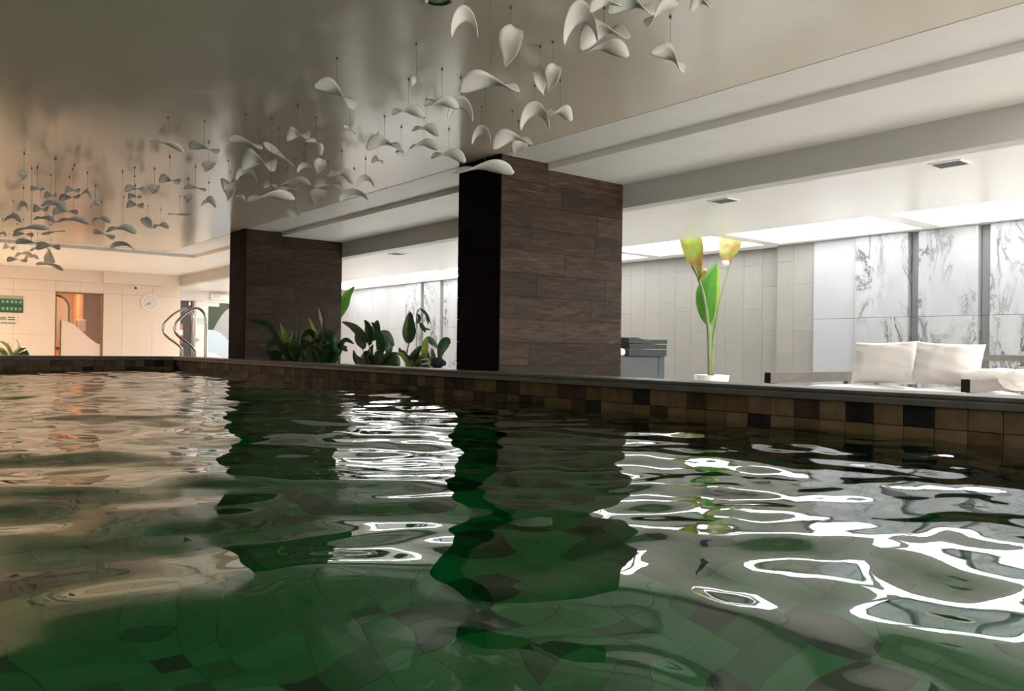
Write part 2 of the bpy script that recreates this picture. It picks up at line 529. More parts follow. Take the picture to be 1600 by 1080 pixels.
# coping: a flat top with a stepped lip towards the water
def coping(name, p0, p1, inward, label):
    # profile in (distance from the pool face towards outside, z)
    prof = [(RIM + 0.015, Z_COP - 0.06), (RIM + 0.015, Z_COP), (-0.012, Z_COP), (-0.016, Z_COP - 0.004), (-0.016, Z_COP - 0.016), (-0.002, Z_COP - 0.019),
            (-0.002, Z_COP - 0.023), (-0.026, Z_COP - 0.026), (-0.03, Z_COP - 0.03), (-0.03, Z_COP - 0.056), (-0.026, Z_COP - 0.06)]
    p0, p1, inward = Vector(p0), Vector(p1), Vector(inward)
    mb = MB()
    n = len(prof)
    vs = [p0 - inward * a + Vector((0, 0, z)) for a, z in prof] + [p1 - inward * a + Vector((0, 0, z)) for a, z in prof]
    fs = [(i, (i + 1) % n, (i + 1) % n + n, i + n) for i in range(n)] + [tuple(reversed(range(n))), tuple(range(n, 2 * n))]
    mb.add(vs, fs)
    return struct(name, mb, M['coping'], label, 'coping')


coping('trim_1', (PX1, PY0 - RIM, 0), (PX1, PY1 + RIM, 0), (-1, 0, 0), 'long dark coping ledge of the pool on the lounge side')
coping('trim_2', (PX1 - 0.03, PY1, 0), (PX0, PY1, 0), (0, -1, 0), 'dark coping ledge across the far end of the pool')
coping('trim_3', (PX0, PY1 + RIM, 0), (PX0, PY0 - RIM, 0), (1, 0, 0), 'dark coping ledge on the left side of the pool beyond the frame')
coping('trim_4', (PX0, PY0, 0), (PX1 - 0.03, PY0, 0), (0, 1, 0), 'dark coping ledge behind the viewer')

# ------------------------------------------------------------------ water
rs = np.random.RandomState(11)
DX = 0.025
xs = np.arange(PX0 - 0.012, PX1 + 0.0121, DX)
xs[-1] = PX1 + 0.012
ys = np.arange(PY0 - 0.012, PY1 + 0.0121, DX)
ys[-1] = PY1 + 0.012
GX, GY = np.meshgrid(xs, ys, indexing='ij')


def waves(X, Y):
    Z = np.zeros_like(X)
    # slow warp so crests are not straight
    wx = X + 0.16 * np.sin(0.9 * Y + 1.3 * X + 0.4) + 0.08 * np.sin(2.3 * Y - 1.1 * X + 2.0)
    wy = Y + 0.16 * np.sin(1.1 * X - 0.7 * Y + 1.1) + 0.08 * np.sin(2.1 * X + 1.6 * Y + 0.3)
    for lam0, lam1, num, slope in ((1.5, 2.6, 5, 0.020), (0.75, 1.3, 9, 0.034), (0.34, 0.66, 18, 0.043), (0.18, 0.30, 20, 0.034), (0.10, 0.17, 18, 0.018)):
        for _ in range(num):
            lam = rs.uniform(lam0, lam1)
            k = 2 * math.pi / lam
            th = rs.normal(math.radians(51), 0.85)       # mostly running along the line of sight
            ph = rs.uniform(0, 2 * math.pi)
            a = slope * math.sqrt(2.0 / num) / k
            p = k * (wx * math.cos(th) + wy * math.sin(th)) + ph
            Z += a * (np.sin(p) + 0.12 * np.cos(2 * p))
    # patches of calm and chop
    env = 0.85 + 0.25 * np.sin(0.8 * X + 0.35 * Y + 0.7) * np.sin(0.5 * Y - 0.6 * X + 1.9)
    return Z * env


GZ = Z_WAT + waves(GX, GY)
ni, nj = GX.shape
verts = np.stack([GX, GY, GZ], -1).reshape(-1, 3)
idx = np.arange(ni * nj).reshape(ni, nj)
quads = np.stack([idx[:-1, :-1], idx[1:, :-1], idx[1:, 1:], idx[:-1, 1:]], -1).reshape(-1, 4)
loop = np.concatenate([idx[:, 0], idx[-1, 1:], idx[-2::-1, -1], idx[0, -2:0:-1]])
base = len(verts)
low = verts[loop].copy()
low[:, 2] = Z_POOL - 0.02
verts = np.concatenate([verts, low])
nl = len(loop)
faces = quads.tolist()
for i in range(nl):
    j = (i + 1) % nl
    faces.append([int(loop[j]), int(loop[i]), base + i, base + j])
faces.append([base + i for i in reversed(range(nl))])
me = bpy.data.meshes.new('pool_water')
me.from_pydata(verts.tolist(), [], faces)
me.materials.append(M['water'])
sm = [True] * len(quads) + [False] * (len(faces) - len(quads))
me.polygons.foreach_set('use_smooth', sm)
me.update()
tag(link('pool_water', me), 'rippling deep green water filling the raised pool', 'water', None, 'stuff')

# ------------------------------------------------------------------ ceilings
struct('ceiling', MB().box(RX0, MAIN_X, RY0, MAIN_Y, Z_MAIN, Z_MAIN + 0.1), M['ceiling_main'], 'glossy taupe stretch ceiling above the pool', 'ceiling')
cb = MB().box(MAIN_X, STEP_X, RY0, STEP_Y, Z_MAIN - 0.004, Z_MAIN + 0.1).box(RX0, MAIN_X, MAIN_Y, STEP_Y, Z_MAIN - 0.004, Z_MAIN + 0.1)
struct('ceiling_border', cb, M['white_paint'], 'matt white border band framing the taupe pool ceiling', 'ceiling')
sb = MB().box(STEP_X, BEAM_X, RY0, RY1 + 0.0, Z_SOF, Z_MAIN + 0.1).box(RX0, STEP_X, STEP_Y, RY1, Z_SOF, Z_MAIN + 0.1)
struct('ceiling_soffit', sb, M['white_paint'], 'white soffit one step below the pool ceiling', 'ceiling')
struct('ceiling_beam', MB().box(BEAM_X, BEAM_X + 0.16, RY0, 21.3, Z_LOW - 0.004, Z_MAIN + 0.1), M['beam_shade'], 'long beam, its shade painted in grey, between the pool ceiling and the lower lounge ceiling', 'beam')
LX0, LX1 = 8.04, 9.2
lc = MB().box(BEAM_X + 0.16, LX0, RY0, 23.0, Z_LOW, Z_MAIN + 0.1).box(LX1, RX1 + 0.3, RY0, 23.0, Z_LOW, Z_MAIN + 0.1)
edges = [-2.0 + 2.0 * k for k in range(0, 10)]          # panel start lines
prev = RY0
for e in edges:
    lc.box(LX0, LX1, prev, e + 0.1, Z_LOW, Z_MAIN + 0.1)
    prev = e + 1.9
lc.box(LX0, LX1, prev, 23.0, Z_LOW, Z_MAIN + 0.1)
struct('ceiling_lounge', lc, M['lounge_ceiling'], 'lower white ceiling over the lounge with light panels set in', 'ceiling')
M['panel'] = mat('light_diffuser', (0.9, 0.9, 0.9), 0.5, emit=(0.93, 0.98, 1.0), estr=PANEL_LIGHT)
M['panel_frame'] = mat('white_light_frame', (0.8, 0.8, 0.8), 0.4)
for k, e in enumerate(edges):
    y0, y1 = e + 0.1, e + 1.9
    ps = {2: 'luminous ceiling panel above the sofa, nearest the right edge', 3: 'luminous ceiling panel right of the tall potted plant',
          4: 'luminous ceiling panel behind the top leaves of the tall potted plant', 5: 'luminous ceiling panel beside the near pillar, farther than the tall plant'}
    lab = ps.get(k, 'luminous ceiling panel over the lounge, %s of the row counted from the viewer' % ORD[k])
    t = thing('ceiling_light', lab, 'ceiling light', ((LX0 + LX1) / 2, (y0 + y1) / 2, Z_LOW + 0.05), 'luminous panels along the lounge ceiling')
    MB().box(LX0 + 0.012, LX1 - 0.012, y0 + 0.012, y1 - 0.012, Z_LOW + 0.12, Z_LOW + 0.13).build('diffuser', M['panel'], t)
    fr = MB()
    fr.box(LX0, LX0 + 0.012, y0, y1, Z_LOW + 0.004, Z_LOW + 0.135).box(LX1 - 0.012, LX1, y0, y1, Z_LOW + 0.004, Z_LOW + 0.135)
    fr.box(LX0 + 0.012, LX1 - 0.012, y0, y0 + 0.012, Z_LOW + 0.004, Z_LOW + 0.135).box(LX0 + 0.012, LX1 - 0.012, y1 - 0.012, y1, Z_LOW + 0.004, Z_LOW + 0.135)
    fr.build('frame', M['panel_frame'], t)

# ------------------------------------------------------------------ walls
struct('wall_left', MB().box(RX0 - 0.15, RX0, RY0, 23.6, -0.1, Z_MAIN + 0.1), M['dark_wall'], 'brown side wall left of the pool beyond the frame', 'wall')
wn = MB().box(RX0 - 0.15, RX1 + 0.45, RY0 - 0.15, RY0, -0.1, 0.25).box(RX0 - 0.15, RX1 + 0.45, RY0 - 0.15, RY0, 2.5, Z_MAIN + 0.1)
WINX = [RX0 + 0.15 + k * 2.32 for k in range(7)]
wn.box(RX0 - 0.15, WINX[0], RY0 - 0.15, RY0, 0.25, 2.5).box(WINX[-1] - 0.12, RX1 + 0.45, RY0 - 0.15, RY0, 0.25, 2.5)
for k in range(1, 6):
    wn.box(WINX[k] - 0.12, WINX[k], RY0 - 0.15, RY0, 0.25, 2.5)
struct('wall_near', wn, M['dark_wall'], 'wall behind the viewer holding the added windows', 'wall')
for k in range(6):  # unseen windows, added to light the pool side from behind
    x0, x1 = WINX[k], WINX[k + 1] - 0.12
    w_ = tag(link('window_%d' % (k + 2), None, None, ((x0 + x1) / 2, RY0, 0.25)), 'tall unseen window added for light behind the viewer, %s from the left wall' % ORD[k], 'window', None, 'structure')
    fr = MB()
    for a, b, c_, d_ in ((x0, x1, 0.25, 0.30), (x0, x1, 2.45, 2.5), (x0, x0 + 0.05, 0.30, 2.45), (x1 - 0.05, x1, 0.30, 2.45), ((x0 + x1) / 2 - 0.02, (x0 + x1) / 2 + 0.02, 0.30, 2.45)):
        fr.box(a, b, RY0 - 0.10, RY0 - 0.03, c_, d_)
    fr.build('window_frame', M['white_paint'], w_)
    MB().box(x0 + 0.05, x1 - 0.05, RY0 - 0.07, RY0 - 0.064, 0.30, 2.45).build('pane', M['fill_pane'], w_)

# right wall with its cladding
wr = struct('wall_right', MB().box(RX1 + 0.02, RX1 + 0.2, RY0, 23.6, -0.1, Z_MAIN + 0.1), M['joint'], 'clad lounge wall behind the sofa and tall plant', 'wall')


def panel(parent, name, mb, m_):
    return mb.build(name, m_, parent, bevel=0.0018)


TW, TH = 0.30, 0.60


def beige(y0, y1, xf):
    y = y0
    c = 0
    while y < y1 - 0.02:
        ye = min(y + TW, y1)
        z = -0.3 if c % 2 else 0.0
        if c % 4 == 2:
            z = -0.15
        while z < Z_LOW:
            za, zb = max(z, 0.0), min(z + TH, Z_LOW)
            if zb - za > 0.03:
                panel(wr, 'tile', MB().box(xf, RX1 + 0.02, y + 0.0008, ye - 0.0008, za + 0.0008, zb - 0.0008), M['beige_tile'])
            z += TH
        y = ye
        c += 1


beige(5.49, 6.03, 9.36)          # pilaster standing proud
beige(6.03, 12.9, 9.48)


def clad(y0, y1, kind, xf, zj=1.34):
    name = {'marble': 'marble_panel', 'white_panel': 'wall_panel', 'recess': 'recess_strip'}[kind]
    for za, zb in ((0.0, zj), (zj, Z_LOW)):
        panel(wr, name, MB().box(xf, RX1 + 0.02, y0 + 0.002, y1 - 0.002, za + 0.002, zb - 0.002), M[kind])


clad(4.93, 5.49, 'white_panel', 9.33)
yy = 4.93
while yy > -3.5:
    clad(yy - 0.63, yy, 'marble', 9.30)
    clad(yy - 0.745, yy - 0.63, 'recess', 9.40)
    yy -= 0.745
yy = 15.25
while yy > 13.0:
    clad(yy - 0.63, yy, 'marble', 9.30)
    clad(yy - 0.745, yy - 0.63, 'recess', 9.40)
    yy -= 0.745
y = 15.25
while y < 21.3:
    clad(y, min(y + 0.75, 21.3), 'white_panel', 9.33)
    y += 0.75

# far wall, with door opening
FY = 20.0
DX0, DX1, DZ = 3.29, 4.25, 2.05
FXE = 5.93
wf = MB()
wf.box(RX0, DX0 - 0.004, FY + 0.02, FY + 0.18, -0.1, Z_MAIN + 0.1).box(DX1 + 0.004, FXE, FY + 0.02, FY + 0.18, -0.1, Z_MAIN + 0.1)
wf.box(DX0 - 0.004, DX1 + 0.004, FY + 0.02, FY + 0.18, DZ + 0.004, Z_MAIN + 0.1)
wfo = struct('wall_far', wf, M['joint'], 'cream panelled wall with the clock at the far end of the pool', 'wall')
ZB = 2.285


def fpanel(x0, x1, z0, z1):
    panel(wfo, 'wall_panel', MB().box(x0 + 0.0015, x1 - 0.0015, FY, FY + 0.02, z0 + 0.0015, z1 - 0.0015), M['far_wall'])


for x0, x1 in ((-4.6, -3.8), (-3.8, -3.0), (-3.0, -2.2), (-2.2, -1.4), (-1.4, -0.6), (-0.6, 0.2), (0.2, 1.0), (1.0, 1.8), (1.8, 2.5), (2.5, DX0), (DX1, 4.65), (4.65, 5.3), (5.3, FXE)):
    fpanel(x0, x1, 0.0, 1.1 if x0 < 3 else DZ)
    if x0 < 3:
        fpanel(x0, x1, 1.1, DZ)
    fpanel(x0, x1, DZ, ZB)
fpanel(DX0, 3.77, DZ, ZB)
fpanel(3.77, DX1, DZ, ZB)
struct('trim_5', MB().box(4.2, FXE, FY - 0.28, FY + 0.02, ZB, Z_SOF + 0.01), M['far_wall'], 'boxed cream bulkhead above the clock', 'bulkhead')
struct('trim_6', MB().box(RX0, 4.2, FY - 0.10, FY + 0.02, ZB, Z_SOF + 0.01), M['far_wall'], 'cream bulkhead above the doorway and the green sign', 'bulkhead')

# recess beyond the far wall
BY = 21.3
wb = MB()
wb.box(FXE - 0.1, 6.32, BY, BY + 0.15, -0.1, Z_LOW + 0.05).box(6.32, 6.72, BY, BY + 0.15, 2.05, Z_LOW + 0.05)
wb.box(6.72, 7.02, BY, BY + 0.15, -0.1, Z_LOW + 0.05)
wb.box(7.02, 7.95, BY, BY + 0.15, 2.03, Z_LOW + 0.05).box(7.95, RX1 + 0.02, BY, BY + 0.15, -0.1, Z_LOW + 0.05)
struct('wall_recess', wb, M['pale_wall'], 'pale wall of the recess behind the pool ladder', 'wall')
struct('wall_corner', MB().box(FXE - 0.12, FXE, FY + 0.18, BY, -0.1, Z_LOW + 0.05), M['pale_wall'], 'short return wall beside the clock wall', 'wall')
struct('wall_outer', MB().box(RX0 - 0.15, RX1 + 0.45, 23.6, 23.75, -0.1, Z_MAIN + 0.1), M['pale_wall'], 'outer wall seen through the far doorways', 'wall')

# ------------------------------------------------------------------ pillars
PIL_W = 1.54


def pillar(y0, y1, label):
    x0, x1 = 4.30, 5.84
    t = thing('pillar', label, 'pillar', ((x0 + x1) / 2, (y0 + y1) / 2, 0), 'plank-clad pillars beside the pool', 'structure')
    e = 0.014
    MB().box(x0 + e, x1 - e, y0 + e, y1 - e, 0, Z_SOF).box(x0 + e, STEP_X - 0.004, y0 + e, y1 - e, Z_SOF, Z_MAIN).build('core', M['shade_plank'], t)
    joints = [[0.62], [0.47], [0.22, 0.78], [0.75], [0.5], [0.28, 0.85], [0.73], [0.5], [0.23], [0.6], [0.35], [0.8], [0.5]]
    z = Z_MAIN
    r = 0
    H = 0.205
    while z > 0.01:
        zb = max(z - H, 0)
        js = [0] + joints[r % len(joints)] + [1]
        if r == 0:
            js = [0, (STEP_X - x0) / (x1 - x0), 1]
        for a, b in zip(js[:-1], js[1:]):
            zt_ = z
            if x0 + a * (x1 - x0) > STEP_X - 0.05:
                zt_ = min(z, Z_SOF)
            for fy0, fy1 in ((y0, y0 + e), (y1 - e, y1)):
                MB().box(x0 + a * PIL_W + (e if a == 0 else 0.0015), x0 + b * PIL_W - 0.0015, fy0, fy1, zb + 0.0015, zt_ - 0.0015).build('plank', M['plank'], t)
        jy = [0, 0.55 if r % 2 else 0.3, 1]
        for a, b in zip(jy[:-1], jy[1:]):
            MB().box(x0, x0 + e, y0 + a * (y1 - y0) + 0.001, y0 + b * (y1 - y0) - 0.001, zb + 0.0015, z - 0.0015).build('plank', M['shade_plank'], t)
            MB().box(x1 - e, x1, y0 + e + a * (y1 - y0 - 2 * e) + 0.001, y0 + e + b * (y1 - y0 - 2 * e) - 0.001, zb + 0.0015, min(z, Z_SOF) - 0.0015).build('plank', M['plank'], t)
        z = zb
        r += 1
    return t


pillar(5.50, 6.13, 'larger near pillar clad in dark brown wood planks beside the pool')
pillar(11.48, 12.11, 'smaller distant pillar clad in dark brown wood planks behind potted plants')

# ------------------------------------------------------------------ air vents
vent_labels = ['square dark ceiling vent above the sofa, nearest of the row', 'small dark ceiling vent above the tall potted plant', None, None,
               'tiny dark ceiling vent seen between the two pillars']
M['vent'] = mat('vent_grey', (0.10, 0.10, 0.105), 0.5)
for k, yv in enumerate((2.58, 4.58, 6.5, 8.5, 10.45)):
    if vent_labels[k] is None:
        continue
    xv = 6.15
    xv = 6.22
    t = thing('ceiling_vent', vent_labels[k], 'vent', (xv, yv, Z_LOW), 'vents in the lounge ceiling')
    MB().box(xv - 0.085, xv + 0.085, yv - 0.10, yv + 0.10, Z_LOW - 0.003, Z_LOW).build('plate', M['vent'], t)
    fr = MB()
    for a, b, c, d in ((-0.1, -0.085, -0.115, 0.115), (0.085, 0.1, -0.115, 0.115), (-0.085, 0.085, -0.115, -0.10), (-0.085, 0.085, 0.10, 0.115)):
        fr.box(xv + a, xv + b, yv + c, yv + d, Z_LOW - 0.009, Z_LOW)
    fr.build('frame', M['panel_frame'], t)
    for q in range(6):
        xx = xv - 0.07 + q * 0.028
        MB().add([(xx - 0.010, yv - 0.1, Z_LOW - 0.0035), (xx - 0.010, yv + 0.1, Z_LOW - 0.0035), (xx + 0.006, yv + 0.1, Z_LOW - 0.010), (xx + 0.006, yv - 0.1, Z_LOW - 0.010)],
                 [(0, 1, 2, 3)]).build('slat', M['vent'], t)

# ------------------------------------------------------------------ warm downlights at the far end, chrome downlight at the top of the frame
M['lamp_warm'] = mat('warm_lamp', (1, 0.85, 0.7), 0.4, emit=(1.0, 0.70, 0.45), estr=12)


def downlight(x, y, z, watts, color, label, group=None, spread=0.075, lit=True):
    t = thing('downlight', label, 'downlight', (x, y, z), group)
    MB().lathe([(0.055, 0.0), (0.075, -0.002), (0.078, -0.008), (0.058, -0.012), (0.054, 0.0)], 20, (x, y, z)).build('ring', M['steel'], t, True)
    MB().lathe([(0.0005, -0.004), (0.053, -0.003), (0.053, 0.0)], 16, (x, y, z)).build('lens', M['lamp_warm'] if lit else M['panel_frame'], t, True)
    if lit:
        ld = bpy.data.lights.new('downlight_beam', 'AREA')
        ld.shape = 'DISK'
        ld.size = 0.11
        ld.energy = watts
        ld.color = color
        lo = link('lamp', ld, t, (x, y, z - 0.016))
    return t


k = 0
for xx, yy in ((-3.0, 18.3), (-1.2, 18.3), (0.6, 18.3), (1.5, 16.4), (-0.6, 16.4), (-2.6, 16.4)):
    downlight(xx, yy, Z_SOF, DOWN_WARM, (1.0, 0.72, 0.50), 'warm recessed downlight over the far deck, %s of six beyond the frame' % ORD[k], 'warm downlights at the far end')
    k += 1
for xx, yy in ((6.9, 19.0), (7.8, 20.4)):
    downlight(xx, yy, Z_LOW, DOWN_WARM * 0.7, (1.0, 0.88, 0.78), 'recessed downlight hidden behind the distant pillar, %s one' % ('near' if yy < 20 else 'far'), 'downlights of the recess')
for k, yy in enumerate((1.25, -0.6)):  # two lamps added out of view to brighten the sofa front
    downlight(5.35, yy, Z_SOF, 15, (1.0, 0.93, 0.85), 'unseen soffit downlight added to brighten the sofa, %s one to the right of the frame' % ('first', 'second')[k], 'added soffit downlights')
p = on_z(683, -3, Z_MAIN)
downlight(p.x, p.y, Z_MAIN, 0, (1, 1, 1), 'small chrome downlight in the taupe ceiling at the top edge', None, lit=False)

# ------------------------------------------------------------------ door at the far end and the room behind it
M['orange_wall'] = noisy('amber_wood_wall', [(0.3, (0.62, 0.33, 0.15)), (0.7, (0.72, 0.42, 0.21))], 2, (3, 3, 0.5), rough=0.5)
lob = MB()
lob.box(DX0 - 0.5, DX0 - 0.45, FY + 0.18, 22.3, 0, 2.3).box(DX1 + 0.45, DX1 + 0.5, FY + 0.18, 22.3, 0, 2.3).box(DX0 - 0.5, DX1 + 0.5, 22.3, 22.35, 0, 2.3).box(DX0 - 0.5, DX1 + 0.5, FY + 0.18, 22.35, 2.3, 2.35)
lob.box(4.02, 4.10, 21.4, 22.3, 0, 2.3)
struct('wall_lobby', lob, M['orange_wall'], 'amber walls of the small room behind the glass door', 'wall')
downlight(3.55, 21.2, 2.3, 26, (1.0, 0.58, 0.28), 'amber downlight inside the room behind the glass door')

d1 = tag(link('door_1', None, None, ((DX0 + DX1) / 2, FY + 0.1, 0)), 'glass door with curved frosted film in the far wall', 'door', None, 'structure')
fr = MB().box(DX0, DX0 + 0.03, FY + 0.02, FY + 0.14, 0, DZ).box(DX1 - 0.03, DX1, FY + 0.02, FY + 0.14, 0, DZ).box(DX0 + 0.03, DX1 - 0.03, FY + 0.02, FY + 0.14, DZ - 0.03, DZ)
fr.build('door_frame', mat('bronze_frame', (0.24, 0.16, 0.10), 0.4, 0.3), d1)
MB().box(DX0 + 0.13, DX1 - 0.035, FY + 0.075, FY + 0.085, 0.01, DZ - 0.035).build('glass_leaf', M['clear_glass'], d1)
MB().box(DX0 + 0.105, DX0 + 0.125, FY + 0.05, FY + 0.11, 0.02, 1.43).build('door_pull', M['steel'], d1)
poly = [(DX0 + 0.135, 0.02), (DX1 - 0.04, 0.02)]
for s in range(17):
    q = s / 16
    xx = DX1 - 0.04 - q * (DX1 - DX0 - 0.175)
    zz = 0.90 + (1.42 - 0.90) * (0.5 - 0.5 * math.cos(math.pi * q)) ** 0.8
    poly.append((xx, zz))
MB().prism(poly, 'y', FY + 0.066, FY + 0.074).build('frosted_film', M['frosted'], d1)

t = thing('arched_mirror', 'arched mirror with black frame inside the amber room behind the door', 'mirror', (3.66, 22.28, 0.8))
MX0, MX1, MZ = 3.36, 3.96, 1.78
arc = [((MX0 + MX1) / 2 + 0.30 * math.cos(a), MZ + 0.30 * math.sin(a)) for a in np.linspace(0, math.pi, 15)]
pm = [(MX1, 0.8)] + arc + [(MX0, 0.8)]
MB().prism(pm, 'y', 22.285, 22.295).build('glass', mat('mirror_glass', (0.72, 0.70, 0.64), 0.25, 0.6), t)
MB().tube([(a, 22.28, b) for a, b in pm + [pm[0]]], 0.022, 6).build('frame', M['frame_black'], t)
t = thing('towel_dispenser', 'white wall dispenser inside the amber room behind the door', 'dispenser', (4.06, 21.38, 1.35))
MB().box(3.97, 4.15, 21.28, 21.4, 1.2, 1.48).build('body', M['pot_white'], t, bevel=0.01)
MB().box(3.96, 3.985, 21.29, 21.38, 1.22, 1.46).build('side_panel', M['cart'], t)

# clock
cx, cz = 5.24, on_y(232, 473, FY).z
t = thing('wall_clock', 'round white wall clock on the cream far wall', 'clock', (cx, FY, cz))


def disc(r, y0, y1, n=32):
    return MB().prism([(cx + r * math.cos(2 * math.pi * k / n), cz + r * math.sin(2 * math.pi * k / n)) for k in range(n)], 'y', y0, y1)


disc(0.205, FY - 0.03, FY, 40).build('case', mat('clock_white', (0.80, 0.77, 0.73), 0.4), t, bevel=0.008)
dial = disc(0.165, FY - 0.034, FY - 0.03).build('dial', mat('clock_dial', (0.70, 0.66, 0.60), 0.5), t)
ink = mat('clock_grey', (0.30, 0.27, 0.25), 0.5)
for ang, ln, w in ((230, 0.085, 0.012), (205, 0.125, 0.008)):
    a = math.radians(ang)
    d = Vector((math.cos(a), math.sin(a)))
    n_ = Vector((-d.y, d.x)) * w
    MB().prism([(cx + n_.x, cz + n_.y), (cx - n_.x, cz - n_.y), (cx + d.x * ln - n_.x * .6, cz + d.y * ln - n_.y * .6), (cx + d.x * ln + n_.x * .6, cz + d.y * ln + n_.y * .6)],
               'y', FY - 0.040, FY - 0.036).build('hand', ink, dial)
for h in range(12):
    a = math.radians(30 * h)
    c, s = math.cos(a), math.sin(a)
    MB().prism([(cx + c * 0.135 - s * .004, cz + s * 0.135 + c * .004), (cx + c * 0.135 + s * .004, cz + s * 0.135 - c * .004),
                (cx + c * 0.155 + s * .004, cz + s * 0.155 - c * .004), (cx + c * 0.155 - s * .004, cz + s * 0.155 + c * .004)], 'y', FY - 0.037, FY - 0.034).build('hour_mark', ink, dial)

# security camera under the bulkhead
p = on_y(212, 444, FY - 0.16)
t = thing('security_camera', 'small white security camera under the bulkhead left of the clock', 'camera', (p.x, p.y, ZB))
MB().lathe([(0.03, 0.0), (0.035, -0.01), (0.035, -0.03), (0.028, -0.05)], 14, (p.x, p.y, ZB)).build('mount', M['pot_white'], t, True)
MB().tube([(p.x, p.y + 0.04, ZB - 0.06), (p.x - 0.02, p.y - 0.09, ZB - 0.085)], 0.032, 12).build('body', M['pot_white'], t, True)
MB().tube([(p.x - 0.02, p.y - 0.088, ZB - 0.085), (p.x - 0.022, p.y - 0.105, ZB - 0.088)], 0.027, 12).build('lens', M['frame_black'], t, True)

# signs
sgx0 = on_y(-45, 480, FY).x
sgx1 = on_y(36, 480, FY).x
zt_ = on_y(36, 468, FY).z
zb_ = on_y(36, 489, FY).z
t = thing('safety_sign', 'green notice sign with two lines of pale characters on the cream wall', 'sign', ((sgx0 + sgx1) / 2, FY, zb_))
sboard = MB().box(sgx0, sgx1, FY - 0.014, FY, zb_, zt_).build('board', mat('sign_green', (0.012, 0.10, 0.045), 0.4), t)
MB().box(sgx0, sgx1, FY - 0.013, FY, zt_ + 0.001, zt_ + 0.07).build('header', mat('sign_pale_green', (0.36, 0.36, 0.25), 0.4), t)
zm = (zt_ + zb_) / 2
MB().box(sgx0, sgx1, FY - 0.017, FY - 0.014, zm - 0.006, zm + 0.004).build('divider', mat('sign_dark', (0.006, 0.03, 0.015), 0.5), t)
glyph = mat('sign_text_pale', (0.34, 0.50, 0.38), 0.5)
for row, zc in enumerate(((zt_ + zm) / 2 + 0.01, (zm + zb_) / 2 + 0.005)):
    for c in range(13):
        xc = sgx1 - 0.05 - c * 0.079
        if xc < sgx0 + 0.04:
            break
        mb = MB()
        rr = random.Random(row * 31 + c)
        # each character a small block of strokes, as far as the photograph resolves it
        mb.box(xc - 0.026, xc + 0.026, FY - 0.017, FY - 0.0145, zc + 0.012, zc + 0.022)
        mb.box(xc - 0.02, xc + 0.022, FY - 0.017, FY - 0.0145, zc - 0.022, zc - 0.013)
        xv = xc + rr.uniform(-0.014, 0.014)
        mb.box(xv - 0.006, xv + 0.006, FY - 0.0172, FY - 0.0143, zc - 0.03, zc + 0.032)
        mb.box(xc - 0.024, xc + 0.02 * rr.random(), FY - 0.0171, FY - 0.0144, zc - 0.006, zc + 0.003)
        mb.build('character', glyph, sboard)
nx1 = on_y(26, 500, FY).x
nx0 = on_y(-45, 500, FY).x
za_, zb2 = on_y(20, 508, FY).z, zb_ - 0.02
t = thing('notice_board', 'small white notice with dark lines of print below the green sign', 'sign', ((nx0 + nx1) / 2, FY, za_))
nboard = MB().box(nx0, nx1 + 0.02, FY - 0.012, FY, za_, zb2).build('board', mat('notice_white', (0.66, 0.62, 0.52), 0.5), t)
inkb = mat('notice_ink', (0.05, 0.035, 0.02), 0.6)
for (u0, u1, v0) in ((12.5, 24, 496), (11.5, 24.5, 499.3), (1, 24, 504.6), (-20, -2, 497), (-20, -2, 504.6)):
    a, b = on_y(u0, v0, FY), on_y(u1, v0, FY)
    x = a.x
    rr = random.Random(int(u0 * 7))
    mb = MB()
    while x < b.x - 0.02:
        w = rr.uniform(0.02, 0.06)
        mb.box(x, min(x + w, b.x), FY - 0.014, FY - 0.012, a.z - 0.011, a.z + 0.011)
        x += w + 0.007
    mb.build('print_line', inkb, nboard)
a = on_y(5, 497.5, FY)
MB().box(a.x - 0.06, a.x + 0.05, FY - 0.014, FY - 0.012, a.z - 0.035, a.z + 0.035).build('pictogram', mat('notice_grey', (0.30, 0.29, 0.24), 0.6), nboard)

# recess: dark door, glass door with handle, film-covered window, exit box, banner
d2 = tag(link('door_2', None, None, (6.5, BY, 0)), 'narrow dark door leaf beside the clock wall corner', 'door', None, 'structure')
MB().box(6.325, 6.60, BY + 0.02, BY + 0.06, 0.01, 2.04).build('leaf', mat('charcoal_door', (0.045, 0.042, 0.04), 0.4), d2)
MB().box(6.605, 6.64, BY - 0.01, BY + 0.06, 0.0, 2.045).build('door_post', mat('taupe_door_post', (0.20, 0.185, 0.17), 0.4), d2)
MB().box(6.52, 6.56, BY - 0.02, BY + 0.02, 1.93, 2.02).build('door_closer', M['steel'], d2)
d3 = tag(link('door_3', None, None, (6.85, BY, 0)), 'white glazed door with a round steel handle behind the ladder', 'door', None, 'structure')
MB().box(6.645, 6.70, BY - 0.05, BY - 0.002, 0.0, 2.06).build('jamb', mat('pale_grey_jamb', (0.50, 0.48, 0.46), 0.4), d3)
MB().box(6.70, 7.0, BY - 0.03, BY - 0.003, 0.01, 2.03).build('leaf', M['pale_wall'], d3)
MB().box(6.73, 6.97, BY - 0.034, BY - 0.03, 1.50, 1.62).build('glass_strip', mat('aqua_glass', (0.40, 0.62, 0.52), 0.1), d3)
MB().box(6.73, 6.97, BY - 0.036, BY - 0.03, 1.46, 1.485).build('rail', M['steel'], d3)
hp = on_y(308, 531, BY - 0.06)
MB().tube([(hp.x, BY - 0.03, hp.z), (hp.x, BY - 0.08, hp.z)], 0.045, 16).build('door_handle', M['steel'], d3)
MB().tube([(hp.x - 0.09, BY - 0.06, hp.z + 0.15), (hp.x - 0.09, BY - 0.06, hp.z)], 0.010, 8).build('pull_bar', M['steel'], d3)
w1 = tag(link('window_1', None, None, (7.5, BY, 0)), 'glazed opening with curved grey and blue film beside the distant pillar', 'window', None, 'structure')
